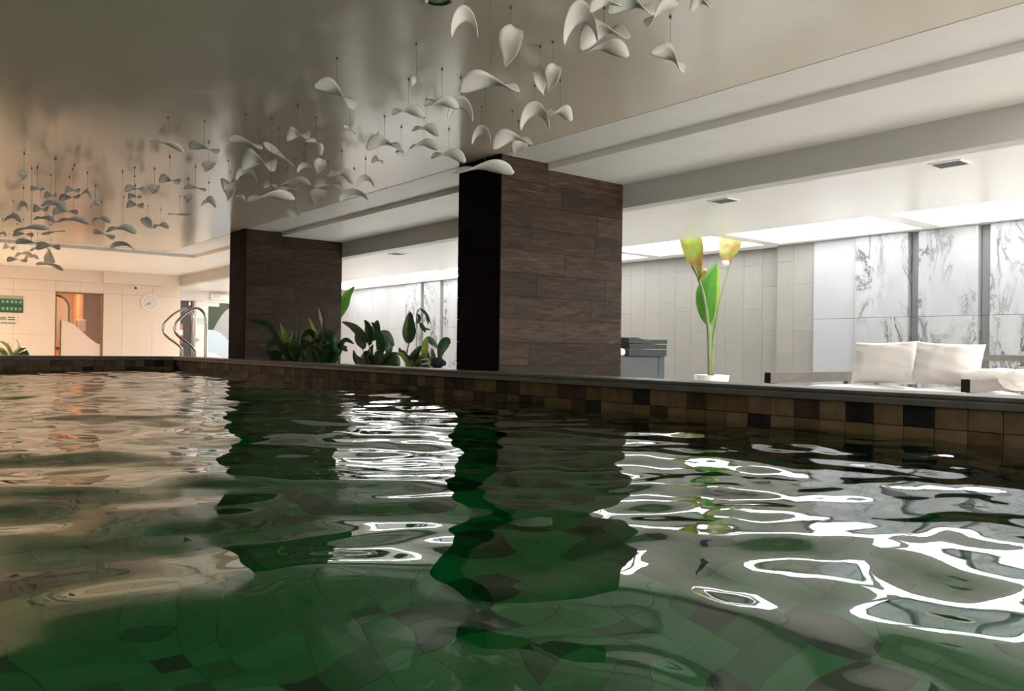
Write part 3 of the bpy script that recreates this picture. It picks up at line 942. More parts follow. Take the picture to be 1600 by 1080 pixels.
MB().box(7.03, 7.94, BY + 0.06, BY + 0.07, 0.01, 2.02).build('pane', glassmat('green_tint_pane', (0.06, 0.09, 0.045), 0.2, 0.85), w1)


def curve_poly(x0, x1, fn, zb):
    return [(x1, zb), (x0, zb)] + [(x0 + (x1 - x0) * q / 14, fn(x0 + (x1 - x0) * q / 14)) for q in range(15)]


MB().prism(curve_poly(7.16, 7.94, lambda x: 1.30 + 0.62 * math.sin(min(1.0, (x - 7.16) / 0.5) * math.pi / 2), 1.0), 'y', BY + 0.045, BY + 0.052).build('film', M['grey_film'], w1)
MB().prism(curve_poly(7.03, 7.94, lambda x: 1.32 - 0.45 * ((x - 7.10) / 0.6) ** 2, 0.02), 'y', BY + 0.034, BY + 0.042).build('film', M['blue_film'], w1)
MB().prism(curve_poly(7.03, 7.94, lambda x: 0.74 - 0.45 * ((x - 7.05) / 0.6) ** 2, 0.02), 'y', BY + 0.024, BY + 0.032).build('film', M['ice_film'], w1)
MB().box(7.02, 7.3, BY - 0.01, BY + 0.05, 1.93, 2.02).build('blind_box', M['pot_white'], w1)
p0 = on_y(329, 464, BY - 0.05)
t = thing('emergency_light', 'white emergency light box above the film-covered window', 'emergency light', (p0.x + 0.2, BY, p0.z - 0.08))
MB().box(p0.x, p0.x + 0.42, BY - 0.08, BY, p0.z - 0.08, p0.z + 0.08).build('housing', M['pot_white'], t, bevel=0.02)
MB().box(p0.x + 0.06, p0.x + 0.36, BY - 0.086, BY - 0.08, p0.z - 0.04, p0.z + 0.05).build('lens', mat('emergency_lens', (0.62, 0.60, 0.58), 0.3), t)
b0 = on_y(276.5, 506, FY + 0.25)
b1 = on_y(284, 537, FY + 0.25)
t = thing('notice_banner', 'red and white vertical notice panel at the corner behind the ladder', 'sign', (6.05, FY + 0.25, 0))
bx0, bx1 = FXE + 0.005, FXE + 0.14
zz = [b1.z, b1.z + (b0.z - b1.z) * 0.42, b1.z + (b0.z - b1.z) * 0.70, b0.z]
red = mat('banner_red', (0.55, 0.05, 0.06), 0.5)
MB().box(bx0, bx1, FY + 0.25, FY + 0.262, zz[0], zz[1]).build('lower_panel', red, t)
MB().box(bx0, bx1, FY + 0.25, FY + 0.262, zz[1], zz[2]).build('middle_panel', M['pot_white'], t)
MB().box(bx0, bx1, FY + 0.25, FY + 0.262, zz[2], zz[3]).build('upper_panel', mat('banner_pink', (0.55, 0.22, 0.22), 0.5), t)
MB().box(bx1 + 0.001, bx1 + 0.02, FY + 0.25, FY + 0.262, zz[1], zz[2]).build('green_edge', mat('banner_green', (0.05, 0.28, 0.10), 0.5), t)
MB().box(FXE + 0.04, FXE + 0.09, FY + 0.263, FY + 0.285, 0, zz[3]).build('post', M['steel'], t)

# ------------------------------------------------------------------ pool ladder
t = thing('pool_ladder', 'polished steel ladder handrails behind the far corner of the pool', 'ladder', (4.5, 14.25, 0))


def catmull(pts, per=8):
    pts = [Vector(p) for p in pts]
    out = []
    q = [pts[0]] + pts + [pts[-1]]
    for i in range(1, len(q) - 2):
        for s in range(per):
            a = s / per
            p0, p1, p2, p3 = q[i - 1:i + 3]
            out.append(0.5 * ((2 * p1) + (p2 - p0) * a + (2 * p0 - 5 * p1 + 4 * p2 - p3) * a * a + (3 * p1 - p0 - 3 * p2 + p3) * a ** 3))
    out.append(pts[-1])
    return out


for yr in (13.95, 14.55):
    zc = Z_COP
    xo = 4.56 if yr < 14 else 4.54
    path = [(0, 0.0 - zc), (0, 0.0), (0, 0.28), (0, 0.58), (-0.033, 0.735), (-0.14, 0.82), (-0.27, 0.77), (-0.395, 0.67), (-0.50, 0.535), (-0.50, 0.41), (-0.415, 0.31),
            (-0.28, 0.21), (-0.19, 0.12), (-0.175, -0.02), (-0.175, -0.35), (-0.175, -zc)]
    hr = MB().tube(catmull([(xo + a, yr, zc + b) for a, b in path], 6), 0.023, 12).build('handrail', M['steel'], t, True)
    for dx in (0, -0.175):
        MB().lathe([(0.05, 0.0), (0.05, 0.008), (0.03, 0.014), (0.026, 0.02)], 16, (xo + dx, yr, 0)).build('flange', M['steel'], hr, True)
for k, z in enumerate((0.18, 0.40)):
    MB().box(4.40, 4.54, 13.97, 14.53, z - 0.012, z + 0.012).build('step', M['steel'], t, bevel=0.005)

# ------------------------------------------------------------------ sofa
SX0, SX1 = 6.08, 7.48
SYL, SYR = 4.00, 2.40
ZA = 0.735
t = thing('sofa', 'low white two-seat lounge sofa with flat grey-brown frame', 'sofa', ((SX0 + SX1) / 2, (SYL + SYR) / 2, 0))
for yc in (SYL, SYR):
    arm = MB().box(SX0 + 0.004, SX1, yc - 0.03, yc + 0.03, ZA - 0.092, ZA).build('armrest', M['frame_side'], t)
    MB().box(SX0, SX0 + 0.004, yc - 0.03, yc + 0.03, ZA - 0.092, ZA).build('arm_end', M['frame_black'], arm)
    for xc in (SX0 + 0.10, SX1 - 0.06):
        MB().box(xc - 0.03, xc + 0.03, yc - 0.025, yc + 0.025, 0, ZA - 0.092).build('leg', M['frame_side'], t)
MB().box(SX1 - 0.05, SX1, SYR + 0.03, SYL - 0.13, 0.86, 0.912).build('back_rail', M['frame_side'], t)
for yc in (SYL - 0.28, SYR + 0.055):
    MB().box(SX1 - 0.05, SX1, yc - 0.025, yc + 0.025, 0.40, 0.86).build('back_post', M['frame_side'], t)
MB().box(SX0 + 0.03, SX1 - 0.05, SYR + 0.03, SYL - 0.03, 0.36, 0.44).build('seat_base', M['frame_side'], t)


def pillow_mesh(w, d, h, seed=0, n=30, pinch=0.6, crease=1.0, soft=0.55):
    """a stuffed cushion lying flat: w along x, d along y, thickness h, with soft creases"""
    rr = np.random.RandomState(seed)
    ph = rr.uniform(0, 6.28, 8)
    mb = MB()
    for side in (1, -1):
        rows = []
        for i in range(n + 1):
            row = []
            for j in range(n + 1):
                a, b = 2 * i / n - 1, 2 * j / n - 1
                e = (1 - abs(a) ** 2.6) * (1 - abs(b) ** 2.6)
                th = h / 2 * max(e, 0) ** soft
                # sides bow in, corners stick out
                sx = 1 - 0.09 * pinch * (1 - b * b)
                sy = 1 - 0.09 * pinch * (1 - a * a)
                edge = max(abs(a), abs(b))
                cre = 0.012 * math.sin(7 * a + 5 * b + ph[0]) * math.sin(6 * b - 3 * a + ph[1]) * (0.3 + edge ** 2) + 0.009 * math.sin(17 * b + ph[2] + 4 * a) * abs(a) ** 3
                row.append((a * w / 2 * sx, b * d / 2 * sy, side * (th + crease * cre * min(1.0, e * 3))))
            rows.append(row if side == 1 else row[::-1])
        mb.grid(rows)
    return mb


def cushion(name, mb, mtx, parent=None, label=None, cat=None, group=None):
    me = mb.mesh(name, M['fabric'], True)
    import bmesh
    bm = bmesh.new()
    bm.from_mesh(me)
    bmesh.ops.remove_doubles(bm, verts=bm.verts, dist=0.0006)
    bmesh.ops.recalc_face_normals(bm, faces=bm.faces)
    bm.to_mesh(me)
    bm.free()
    me.transform(mtx)
    o = link(name, me, parent)
    if label:
        tag(o, label, cat, group)
    return o


ym = (SYL + SYR) / 2
for k, (ya, yb) in enumerate(((SYL - 0.04, ym + 0.004), (ym - 0.004, SYR + 0.04))):
    mtx = Matrix.Translation(((SX0 + SX1) / 2 - 0.02, (ya + yb) / 2, 0.535))
    cushion('seat_cushion', pillow_mesh(SX1 - SX0 - 0.06, abs(yb - ya), 0.20, 40 + k, pinch=0.05, crease=0.25, soft=0.2), mtx, t)


def pillow_at(u0, u1, v0, v1, x, thick, seed, label, lean=14, roll=0.0):
    c = on_x((u0 + u1) / 2, (v0 + v1) / 2, x)
    wl = (on_x(u0, (v0 + v1) / 2, x) - on_x(u1, (v0 + v1) / 2, x)).length
    ht = abs(on_x((u0 + u1) / 2, v0, x).z - on_x((u0 + u1) / 2, v1, x).z)
    # stands up: local x -> -Y, local y -> up leaning back, local z -> towards pool
    ln = math.radians(lean)
    ax = Vector((0, -1, 0))
    up = Vector((math.sin(ln), 0, math.cos(ln)))
    nz_ = ax.cross(up)
    R = Matrix((ax, up, nz_)).transposed().to_4x4()
    mtx = Matrix.Translation(c) @ R @ Matrix.Rotation(math.radians(roll), 4, 'Z')
    return cushion('throw_pillow', pillow_mesh(wl, ht / math.cos(ln), thick, seed), mtx, None, label, 'pillow', 'white pillows on the sofa')


pillow_at(1331, 1432, 534, 600, 7.05, 0.27, 3, 'plump white pillow leaning on the sofa back, left of the pair', 12, 1.5)
pillow_at(1425, 1534, 536, 603, 6.95, 0.27, 5, 'plump white pillow leaning on the sofa back, right of the pair', 14, -2.5)
c = on_x(1562, 587, 6.75)
cushion('throw_pillow', pillow_mesh(0.50, 0.62, 0.15, 9), Matrix.Translation((6.80, c.y - 0.05, 0.725)) @ Matrix.Rotation(math.radians(8), 4, 'Y') @ Matrix.Rotation(0.15, 4, 'Z'), None,
        'white pillow lying flat on the sofa seat by the right armrest', 'pillow', 'white pillows on the sofa')

# ------------------------------------------------------------------ towel cart
A = at_depth(960, 590, 10.9)
cxx, cyy = 7.87, 7.35
RC = Matrix.Translation((cxx, cyy, 0))
t = thing('towel_cabinet', 'charcoal towel cabinet beside the near pillar against the beige wall', 'cabinet', (cxx, cyy, 0))
hw, hd = 0.465, 0.30
zc = 0.84
MB().box(cxx - hw, cxx + hw, cyy - hd + 0.02, cyy + hd, 0.03, zc).build('body', M['cart'], t, bevel=0.006)
MB().box(cxx - hw + 0.02, cxx + hw - 0.13, cyy - hd, cyy - hd + 0.018, 0.06, zc - 0.01).build('door', M['cart'], t, bevel=0.004)
MB().box(cxx + hw - 0.12, cxx + hw - 0.005, cyy - hd, cyy - hd + 0.018, 0.06, zc - 0.01).build('side_panel', M['cart'], t, bevel=0.004)
MB().box(cxx - hw + 0.02, cxx + hw - 0.02, cyy - hd + 0.04, cyy + hd - 0.02, 0, 0.03).build('plinth', M['frame_black'], t)


def towel(z0, z1, x0, x1, amp, seed, name, label, m_):
    rr = random.Random(seed)
    rows = []
    nx_, ny_ = 22, 8
    ph = rr.uniform(0, 6)
    mb = MB()
    top, bot = [], []
    for i in range(nx_ + 1):
        xx = x0 + (x1 - x0) * i / nx_
        tr, br = [], []
        for j in range(ny_ + 1):
            yv = cyy - hd - 0.02 + (2 * hd + 0.02) * j / ny_
            w = amp * (math.sin(7 * (xx - x0) + ph) * 0.6 + math.sin(17 * (xx - x0) + 2 * ph + 3 * yv) * 0.3)
            tr.append((xx, yv, z1 + w))
            br.append((xx, yv, z0))
        top.append(tr); bot.append(br[::-1])
    mb.grid(top)
    mb.grid(bot)
    # close the four sides
    mb.grid([[p for p in (r[0], b[-1])] for r, b in zip(top, bot)])
    mb.grid([[p for p in (b[0], r[-1])] for r, b in zip(top, bot)])
    mb.grid([[a, b] for a, b in zip(bot[0][::-1], top[0])])
    mb.grid([[a, b] for a, b in zip(top[-1], bot[-1][::-1])])
    o = mb.build(name, m_, None, True)
    md = o.modifiers.new('bevel', 'BEVEL')
    md.width = 0.008
    return tag(o, label, 'towel', 'charcoal towels on the cabinet')


towel(zc + 0.002, zc + 0.088, cxx - hw + 0.21, cxx + hw + 0.01, 0.005, 1, 'folded_towel', 'folded charcoal towel at the bottom of the stack on the cabinet', M['towel_dark'])
towel(zc + 0.097, zc + 0.158, cxx - hw + 0.22, cxx + hw + 0.01, 0.005, 2, 'folded_towel', 'folded charcoal towel in the middle of the stack on the cabinet', M['towel_dark'])
towel(zc + 0.167, zc + 0.225, cxx - hw + 0.20, cxx + hw + 0.02, 0.026, 3, 'folded_towel', 'crumpled charcoal towel on top of the stack on the cabinet', M['towel_dark'])
p = Vector((cxx - hw + 0.14, cyy - hd + 0.02, zc + 0.052))
mb = MB().tube([p, p + Vector((0, 0.03, 0)), p + Vector((0, 0.25, 0)), p + Vector((0, 0.45, 0))], [0.044, 0.05, 0.05, 0.045], 14)
tag(mb.build('rolled_towel', M['towel_white'], None, True), 'white rolled towel tucked beside the charcoal towels', 'towel')

# ------------------------------------------------------------------ plants


def leaf(parent, uv, wpx, d, m_, name='leaf', d2=None, face=0.55, cup=0.25, shape=1.0, n=12, seed=0, cut=1.0):
    """a blade along a pixel path at depth d (metres): width wpx, turned partly out of the picture plane"""
    pts = catmull([(a, b, 0) for a, b in uv], n)
    d2 = d if d2 is None else d2
    nn = len(pts)
    P = [at_depth(p.x, p.y, d + (d2 - d) * i / (nn - 1)) for i, p in enumerate(pts)]
    view = FWD
    rows = []
    for i, p in enumerate(P):
        s = i / (nn - 1)
        tn = (P[min(i + 1, nn - 1)] - P[max(i - 1, 0)]).normalized()
        side = tn.cross(view).normalized()
        side = (side * face + view * math.sqrt(max(0, 1 - face * face))).normalized()
        nrm = side.cross(tn).normalized()
        w = wpx / F * d / 2 / max(face, 0.3) * 1.12 * max(0.02, math.sin(math.pi * (s * cut) ** (0.75 * shape)) ** 0.8 if 0 < s * cut < 1 else 0.02)
        wav = 0.04 * math.sin(9 * s + seed)
        rows.append([p + side * (w * q) + nrm * (w * (cup * abs(q) + wav * q)) for q in (-1, -0.6, -0.25, 0, 0.25, 0.6, 1)])
    return MB().grid(rows).build(name, m_, parent, True)


def stem(parent, uv, r, d, m_=None, d2=None, name='stem'):
    pts = catmull([(a, b, 0) for a, b in uv], 6)
    d2 = d if d2 is None else d2
    nn = len(pts)
    P = [at_depth(p.x, p.y, d + (d2 - d) * i / (nn - 1)) for i, p in enumerate(pts)]
    return MB().tube(P, [r * (1 - 0.45 * i / (nn - 1)) for i in range(nn)], 7).build(name, m_ or M['stem'], parent, True)


def pot(parent, c, r0, r1, h, m_, z0=0.0):
    MB().lathe([(r0, 0), (r1, h), (r1 - 0.015, h), (r1 - 0.02, h - 0.03)], 24, (c.x, c.y, z0)).build('pot', m_, parent, True)
    MB().lathe([(0.005, h - 0.045), (r1 - 0.022, h - 0.04), (r1 - 0.022, h - 0.032), (0.004, h - 0.024)], 20, (c.x, c.y, z0)).build('soil', M['soil'], parent, True)


# tall plant with a white pot
DP = 10.27
c = at_depth(1112, 586, DP)
t = thing('potted_strelitzia', 'tall potted plant with three paddle leaves in a white pot', 'plant', (c.x, c.y, 0))
MB().lathe([(0.15, 0), (0.18, c.z * 0.6), (0.222, c.z), (0.205, c.z), (0.2, c.z - 0.03)], 28, (c.x, c.y, 0)).build('pot', M['pot_white'], t, True)
MB().lathe([(0.005, c.z - 0.04), (0.198, c.z - 0.035), (0.198, c.z - 0.03), (0.004, c.z - 0.022)], 20, (c.x, c.y, 0)).build('soil', M['soil'], t, True)
stem(t, [(1109, 589), (1107, 520), (1100, 465), (1090, 432), (1083, 415)], 0.027, DP, d2=DP - 0.08)
stem(t, [(1112, 589), (1115, 530), (1124, 475), (1139, 415)], 0.028, DP, d2=DP + 0.05)
stem(t, [(1110.5, 589), (1110, 550), (1109, 505)], 0.029, DP)
leaf(t, [(1106.5, 507), (1101, 470), (1106, 440), (1119, 411)], 25, DP - 0.02, M['leaf_bright'], face=0.85, cup=0.35)
leaf(t, [(1110, 512), (1113, 480), (1119, 445), (1121, 414)], 10, DP - 0.01, M['leaf_lime'], face=0.8, cup=0.3)
leaf(t, [(1094, 438), (1088, 410), (1084, 388), (1079, 367)], 27, DP - 0.08, M['leaf_dry'], face=0.85, cup=-0.25, seed=1, shape=1.5, cut=0.66)
leaf(t, [(1093, 437), (1097, 428), (1102, 422), (1106, 425)], 9, DP - 0.10, M['leaf_dry'], face=0.8, cup=0.3, seed=4)
leaf(t, [(1139, 416), (1136, 400), (1138, 386), (1143, 367)], 27, DP + 0.05, M['leaf_dry'], face=0.85, cup=0.25, seed=2, shape=1.5, cut=0.66)
leaf(t, [(1139, 414), (1133, 412), (1128, 408)], 9, DP + 0.03, M['flower'], face=0.8, cup=0.3, seed=2)

# broad-leaved plant in the gap between the pillars
d = 10.4
c = at_depth(585, 575, d)
t = thing('potted_calathea', 'broad-leaved dark green plant left in the gap between the pillars', 'plant', (c.x, c.y, 0))
pot(t, c, 0.16, 0.20, 0.66, M['pot_dark'])
for uv, w, mm, dd in (([(575, 535), (560, 520), (548, 510), (534, 503)], 13, 'leaf_var', -0.05), ([(577, 540), (575, 520), (573, 508), (569, 500)], 13, 'leaf', 0.0),
                      ([(578, 532), (584, 518), (587, 508), (590, 500)], 17, 'leaf', 0.06), ([(596, 552), (593, 540), (590, 520), (580, 503)], 14, 'leaf', -0.1),
                      ([(592, 525), (600, 523), (608, 530), (616, 541)], 17, 'leaf_var', 0.1), ([(596, 525), (604, 535), (608, 545), (606, 558)], 15, 'leaf', 0.05),
                      ([(570, 545), (562, 535), (557, 528), (556, 520)], 14, 'leaf_var', -0.12), ([(574, 572), (560, 566), (554, 558), (552, 547)], 13, 'leaf_var', -0.15),
                      ([(598, 575), (604, 564), (612, 556), (624, 552)], 18, 'leaf', 0.0), ([(603, 577), (612, 566), (618, 562), (625, 572)], 19, 'leaf', -0.12),
                      ([(588, 560), (594, 548), (598, 542), (600, 535)], 11, 'leaf', 0.14), ([(578, 575), (576, 560), (578, 548), (583, 538)], 12, 'leaf', 0.02),
                      ([(583, 577), (590, 568), (592, 560), (590, 552)], 10, 'leaf', 0.1), ([(570, 577), (566, 568), (568, 556), (574, 548)], 12, 'leaf', -0.02)):
    leaf(t, uv, w, d + dd, M[mm], face=0.75, cup=0.2, shape=0.85, seed=w)
for k in range(16):
    rr = random.Random(900 + k)
    b0 = rr.uniform(572, 606)
    ang = rr.uniform(-1.1, 1.1)
    ln = rr.uniform(16, 34)
    leaf(t, [(b0, 580), (b0 + ln * 0.35 * math.sin(ang), 580 - ln * 0.5), (b0 + ln * math.sin(ang) * 0.8, 580 - ln * 0.85), (b0 + ln * math.sin(ang) * 1.15, 580 - ln * rr.uniform(0.7, 1.0))],
         rr.uniform(9, 14), d + rr.uniform(-0.2, 0.2), M[rr.choice(['leaf', 'leaf', 'leaf_var'])], face=0.75, cup=0.2, seed=k)
for uv in ([(583, 580), (580, 555), (575, 535)], [(586, 580), (588, 550), (592, 525)], [(588, 580), (596, 568), (606, 552)], [(581, 580), (572, 560), (566, 545)]):
    stem(t, uv, 0.008, d)
stem(t, [(578, 578), (576, 566), (574, 560)], 0.016, d - 0.1, mat('red_stem', (0.30, 0.05, 0.03), 0.5))

# taller plant with one large leaf and thin arching tips
d = 9.6
c = at_depth(655, 577, d)
t = thing('potted_ficus', 'dark green plant with one large oval leaf and thin arching tips', 'plant', (c.x, c.y, 0))
pot(t, c, 0.15, 0.19, 0.66, M['pot_dark'])
stem(t, [(636, 580), (635, 560), (637, 545), (641, 530)], 0.013, d)
stem(t, [(648, 580), (651, 550), (651, 515), (651, 490), (655, 483), (662, 484)], 0.006, d)
stem(t, [(656, 580), (655, 550), (655, 530), (660, 520)], 0.006, d)
for uv, w, mm, dd in (([(638, 537), (637, 520), (638, 503), (641, 487)], 21, 'leaf', 0.0),
                      ([(656, 482), (663, 487), (669, 496), (673, 506)], 4, 'leaf', 0.05), ([(651, 506), (654, 500), (654, 494), (651, 490)], 6, 'leaf_var', 0.0),
                      ([(656, 504), (660, 510), (663, 515), (665, 520)], 6, 'leaf', 0.1), ([(663, 513), (666, 514), (670, 515), (673, 515)], 2.5, 'leaf', 0.1),
                      ([(666, 495), (668, 500), (669, 504), (669, 507)], 3, 'leaf', 0.1), ([(634, 557), (629, 553), (625, 550), (624, 543)], 9, 'leaf_var', -0.05),
                      ([(668, 526), (674, 532), (680, 538), (686, 546)], 8, 'leaf_var', 0.12), ([(704, 536), (697, 536), (690, 548), (686, 564)], 14, 'leaf', -0.1),
                      ([(664, 560), (662, 548), (664, 536), (667, 526)], 12, 'leaf_lime', -0.05), ([(645, 577), (644, 562), (650, 550), (658, 540)], 14, 'leaf', 0.0),
                      ([(650, 578), (656, 565), (664, 558), (668, 548)], 16, 'leaf', 0.05), ([(640, 578), (640, 568), (646, 558), (652, 553)], 12, 'leaf', -0.04),
                      ([(672, 578), (676, 568), (676, 556), (674, 544)], 10, 'leaf_var', 0.06), ([(670, 580), (672, 572), (668, 562), (660, 558)], 6, 'leaf_lime', -0.12),
                      ([(674, 580), (672, 568), (666, 562), (656, 563)], 4, 'flower', -0.15), ([(675, 582), (674, 572), (668, 568), (658, 570)], 4, 'flower', -0.15)):
    leaf(t, uv, w, d + dd, M[mm], face=0.78, cup=0.2, seed=w)
for k in range(14):
    rr = random.Random(700 + k)
    b0 = rr.uniform(640, 678)
    ang = rr.uniform(-1.0, 1.0)
    ln = rr.uniform(14, 32)
    leaf(t, [(b0, 581), (b0 + ln * 0.35 * math.sin(ang), 581 - ln * 0.5), (b0 + ln * math.sin(ang) * 0.8, 581 - ln * 0.85), (b0 + ln * math.sin(ang) * 1.15, 581 - ln * rr.uniform(0.7, 1.0))],
         rr.uniform(7, 12), d + rr.uniform(-0.18, 0.18), M[rr.choice(['leaf', 'leaf', 'leaf_var', 'leaf_lime'])], face=0.75, cup=0.2, seed=k)
stem(t, [(686, 580), (684, 560), (690, 545), (704, 534)], 0.006, d)
# crumpled dark bag beside it
p = at_depth(684, 572, 9.0)
mb = MB()
rows = []
rr = np.random.RandomState(4)
for i in range(9):
    th = math.pi * i / 8
    rows.append([(p.x + 0.085 * math.sin(th) * math.cos(f) * (1 + 0.2 * math.sin(3 * f + i)), p.y + 0.085 * math.sin(th) * math.sin(f) * (1 + 0.2 * math.sin(3 * f + i)),
                  0.74 - 0.0 + 0.055 * math.cos(th) * (1 + 0.25 * math.sin(2 * f + 2 * i))) for f in np.linspace(0, 2 * math.pi, 15)])
mb.grid(rows)
ob = thing('cloth_bundle', 'small dark crumpled cloth bundle beside the near pillar, right of the plants', 'bundle', (p.x, p.y, 0))
mb.build('cloth', M['towel_dark'], ob, True)
MB().lathe([(0.16, 0.0), (0.15, 0.60), (0.17, 0.62), (0.17, 0.685)], 20, (p.x, p.y, 0)).build('stool', M['pot_white'], ob)

# peace lily in front of the distant pillar
d = 11.0
c = at_depth(500, 572, d)
t = thing('potted_peace_lily', 'dark green peace lily in front of the distant pillar', 'plant', (c.x, c.y, 0))
pot(t, c, 0.17, 0.21, 0.66, M['pot_dark'])
for k, (uv, w, mm) in enumerate((([(500, 570), (498, 540), (505, 520), (528, 520)], 16, 'leaf'), ([(503, 570), (508, 535), (518, 525), (530, 540)], 12, 'leaf'),
                                 ([(504, 572), (515, 535), (522, 532), (532, 570)], 9, 'leaf'), ([(496, 570), (494, 540), (488, 522), (474, 514)], 10, 'leaf_lime'),
                                 ([(497, 560), (495, 535), (489, 515), (482, 496)], 8, 'leaf_lime'), ([(500, 560), (503, 530), (505, 505), (503, 488)], 6, 'leaf'),
                                 ([(498, 555), (492, 530), (482, 520), (470, 530)], 10, 'leaf'), ([(495, 570), (485, 548), (478, 540), (466, 545)], 12, 'leaf'),
                                 ([(505, 570), (512, 552), (518, 545), (526, 548)], 12, 'leaf'), ([(502, 568), (500, 550), (510, 530), (520, 516)], 13, 'leaf'),
                                 ([(515, 578), (520, 565), (523, 560), (527, 575)], 7, 'leaf_lime'), ([(493, 575), (482, 562), (474, 560), (466, 572)], 12, 'leaf'),
                                 ([(498, 570), (494, 552), (496, 535), (500, 522)], 13, 'leaf'))):
    leaf(t, uv, w, d + 0.12 * math.sin(k * 2.1), M[mm], face=0.7, cup=0.25, seed=k)
for k in range(26):
    rr = random.Random(500 + k)
    b0 = rr.uniform(478, 520)
    ang = rr.uniform(-1.1, 1.1)
    ln = rr.uniform(24, 52)
    leaf(t, [(b0, 577), (b0 + ln * 0.3 * math.sin(ang), 577 - ln * 0.55), (b0 + ln * math.sin(ang) * 0.6, 577 - ln * 0.9), (b0 + ln * math.sin(ang) * 0.95, 577 - ln * rr.uniform(0.6, 1.0))],
         rr.uniform(8, 13), d + rr.uniform(-0.25, 0.2), M[rr.choice(['leaf', 'leaf', 'leaf', 'leaf_var'])], face=0.72, cup=0.25, seed=k)
leaf(t, [(504, 512), (501, 500), (499, 490), (498, 481)], 5, d - 0.05, M['flower'], name='flower', face=0.8)
stem(t, [(502, 575), (503, 540), (503, 512)], 0.006, d)

# second, dimmer plant beside it
d = 11.15
c = at_depth(455, 570, d)
t = thing('potted_dracaena', 'shaded leafy plant left of the peace lily by the distant pillar', 'plant', (c.x, c.y, 0))
pot(t, c, 0.15, 0.19, 0.66, M['pot_dark'])
for k, (uv, w, mm) in enumerate((([(458, 570), (450, 540), (442, 522), (438, 505)], 11, 'leaf_lime'), ([(455, 570), (440, 545), (428, 535), (418, 545)], 11, 'leaf'),
                                 ([(460, 565), (464, 530), (466, 505), (464, 480)], 5, 'leaf'), ([(462, 570), (470, 545), (478, 535), (484, 545)], 11, 'leaf'),
                                 ([(455, 570), (452, 545), (456, 525), (462, 515)], 12, 'leaf'), ([(450, 572), (436, 558), (428, 556), (420, 568)], 12, 'leaf'),
                                 ([(448, 560), (430, 530), (416, 508), (386, 500)], 12, 'leaf'), ([(460, 572), (472, 560), (480, 560), (486, 572)], 10, 'leaf'),
                                 ([(456, 572), (446, 556), (440, 548), (434, 540)], 12, 'leaf'))):
    leaf(t, uv, w, d - 0.1 + 0.1 * math.sin(k * 1.7), M[mm], face=0.7, cup=0.25, seed=k)

for k in range(18):
    rr = random.Random(300 + k)
    b0 = rr.uniform(432, 474)
    ang = rr.uniform(-1.1, 1.1)
    ln = rr.uniform(20, 46)
    leaf(t, [(b0, 575), (b0 + ln * 0.3 * math.sin(ang), 575 - ln * 0.55), (b0 + ln * math.sin(ang) * 0.6, 575 - ln * 0.9), (b0 + ln * math.sin(ang) * 0.95, 575 - ln * rr.uniform(0.6, 1.0))],
         rr.uniform(8, 13), d - 0.05 + rr.uniform(-0.2, 0.1), M['leaf'], face=0.72, cup=0.25, seed=k)

# leaf tip showing behind the distant pillar
d = 14.0
c = at_depth(528, 560, d)
t = thing('potted_banana_plant', 'bright green plant mostly hidden behind the distant pillar', 'plant', (c.x, c.y, 0))
pot(t, c, 0.16, 0.20, 0.6, M['pot_white'])
stem(t, [(528, 575), (526, 530), (526, 490)], 0.02, d)
leaf(t, [(524, 500), (533, 480), (541, 462), (554, 447)], 17, d, M['leaf_bright'], face=0.85)
leaf(t, [(526, 492), (520, 470), (510, 455), (500, 450)], 24, d, M['leaf_bright'], face=0.85)

# plant at the far left corner behind the coping
d = 12.7
c = at_depth(18, 562, d)
t = thing('potted_croton', 'leafy green plant behind the far coping at the left edge', 'plant', (c.x, c.y, 0))
pot(t, c, 0.16, 0.20, 0.62, M['pot_dark'])
for k, (uv, w, mm) in enumerate((([(20, 562), (14, 550), (8, 540), (-2, 533)], 10, 'leaf_lime'), ([(18, 562), (12, 548), (10, 540), (14, 536)], 9, 'leaf_lime'),
                                 ([(18, 560), (24, 550), (30, 545), (42, 543)], 10, 'leaf'), ([(22, 562), (30, 553), (38, 550), (46, 560)], 9, 'leaf_var'),
                                 ([(16, 562), (20, 552), (26, 550), (32, 556)], 12, 'leaf'), ([(14, 562), (4, 552), (-4, 552), (-10, 560)], 12, 'leaf_lime'),
                                 ([(12, 562), (6, 556), (2, 552), (-3, 545)], 10, 'leaf_var'), ([(22, 562), (27, 548), (28, 538), (24, 529)], 6, 'flower'),
                                 ([(24, 562), (34, 558), (38, 556), (42, 562)], 10, 'leaf'))):
    leaf(t, uv, w, d + 0.1 * math.sin(k * 1.9), M[mm], face=0.75, cup=0.3, seed=k)

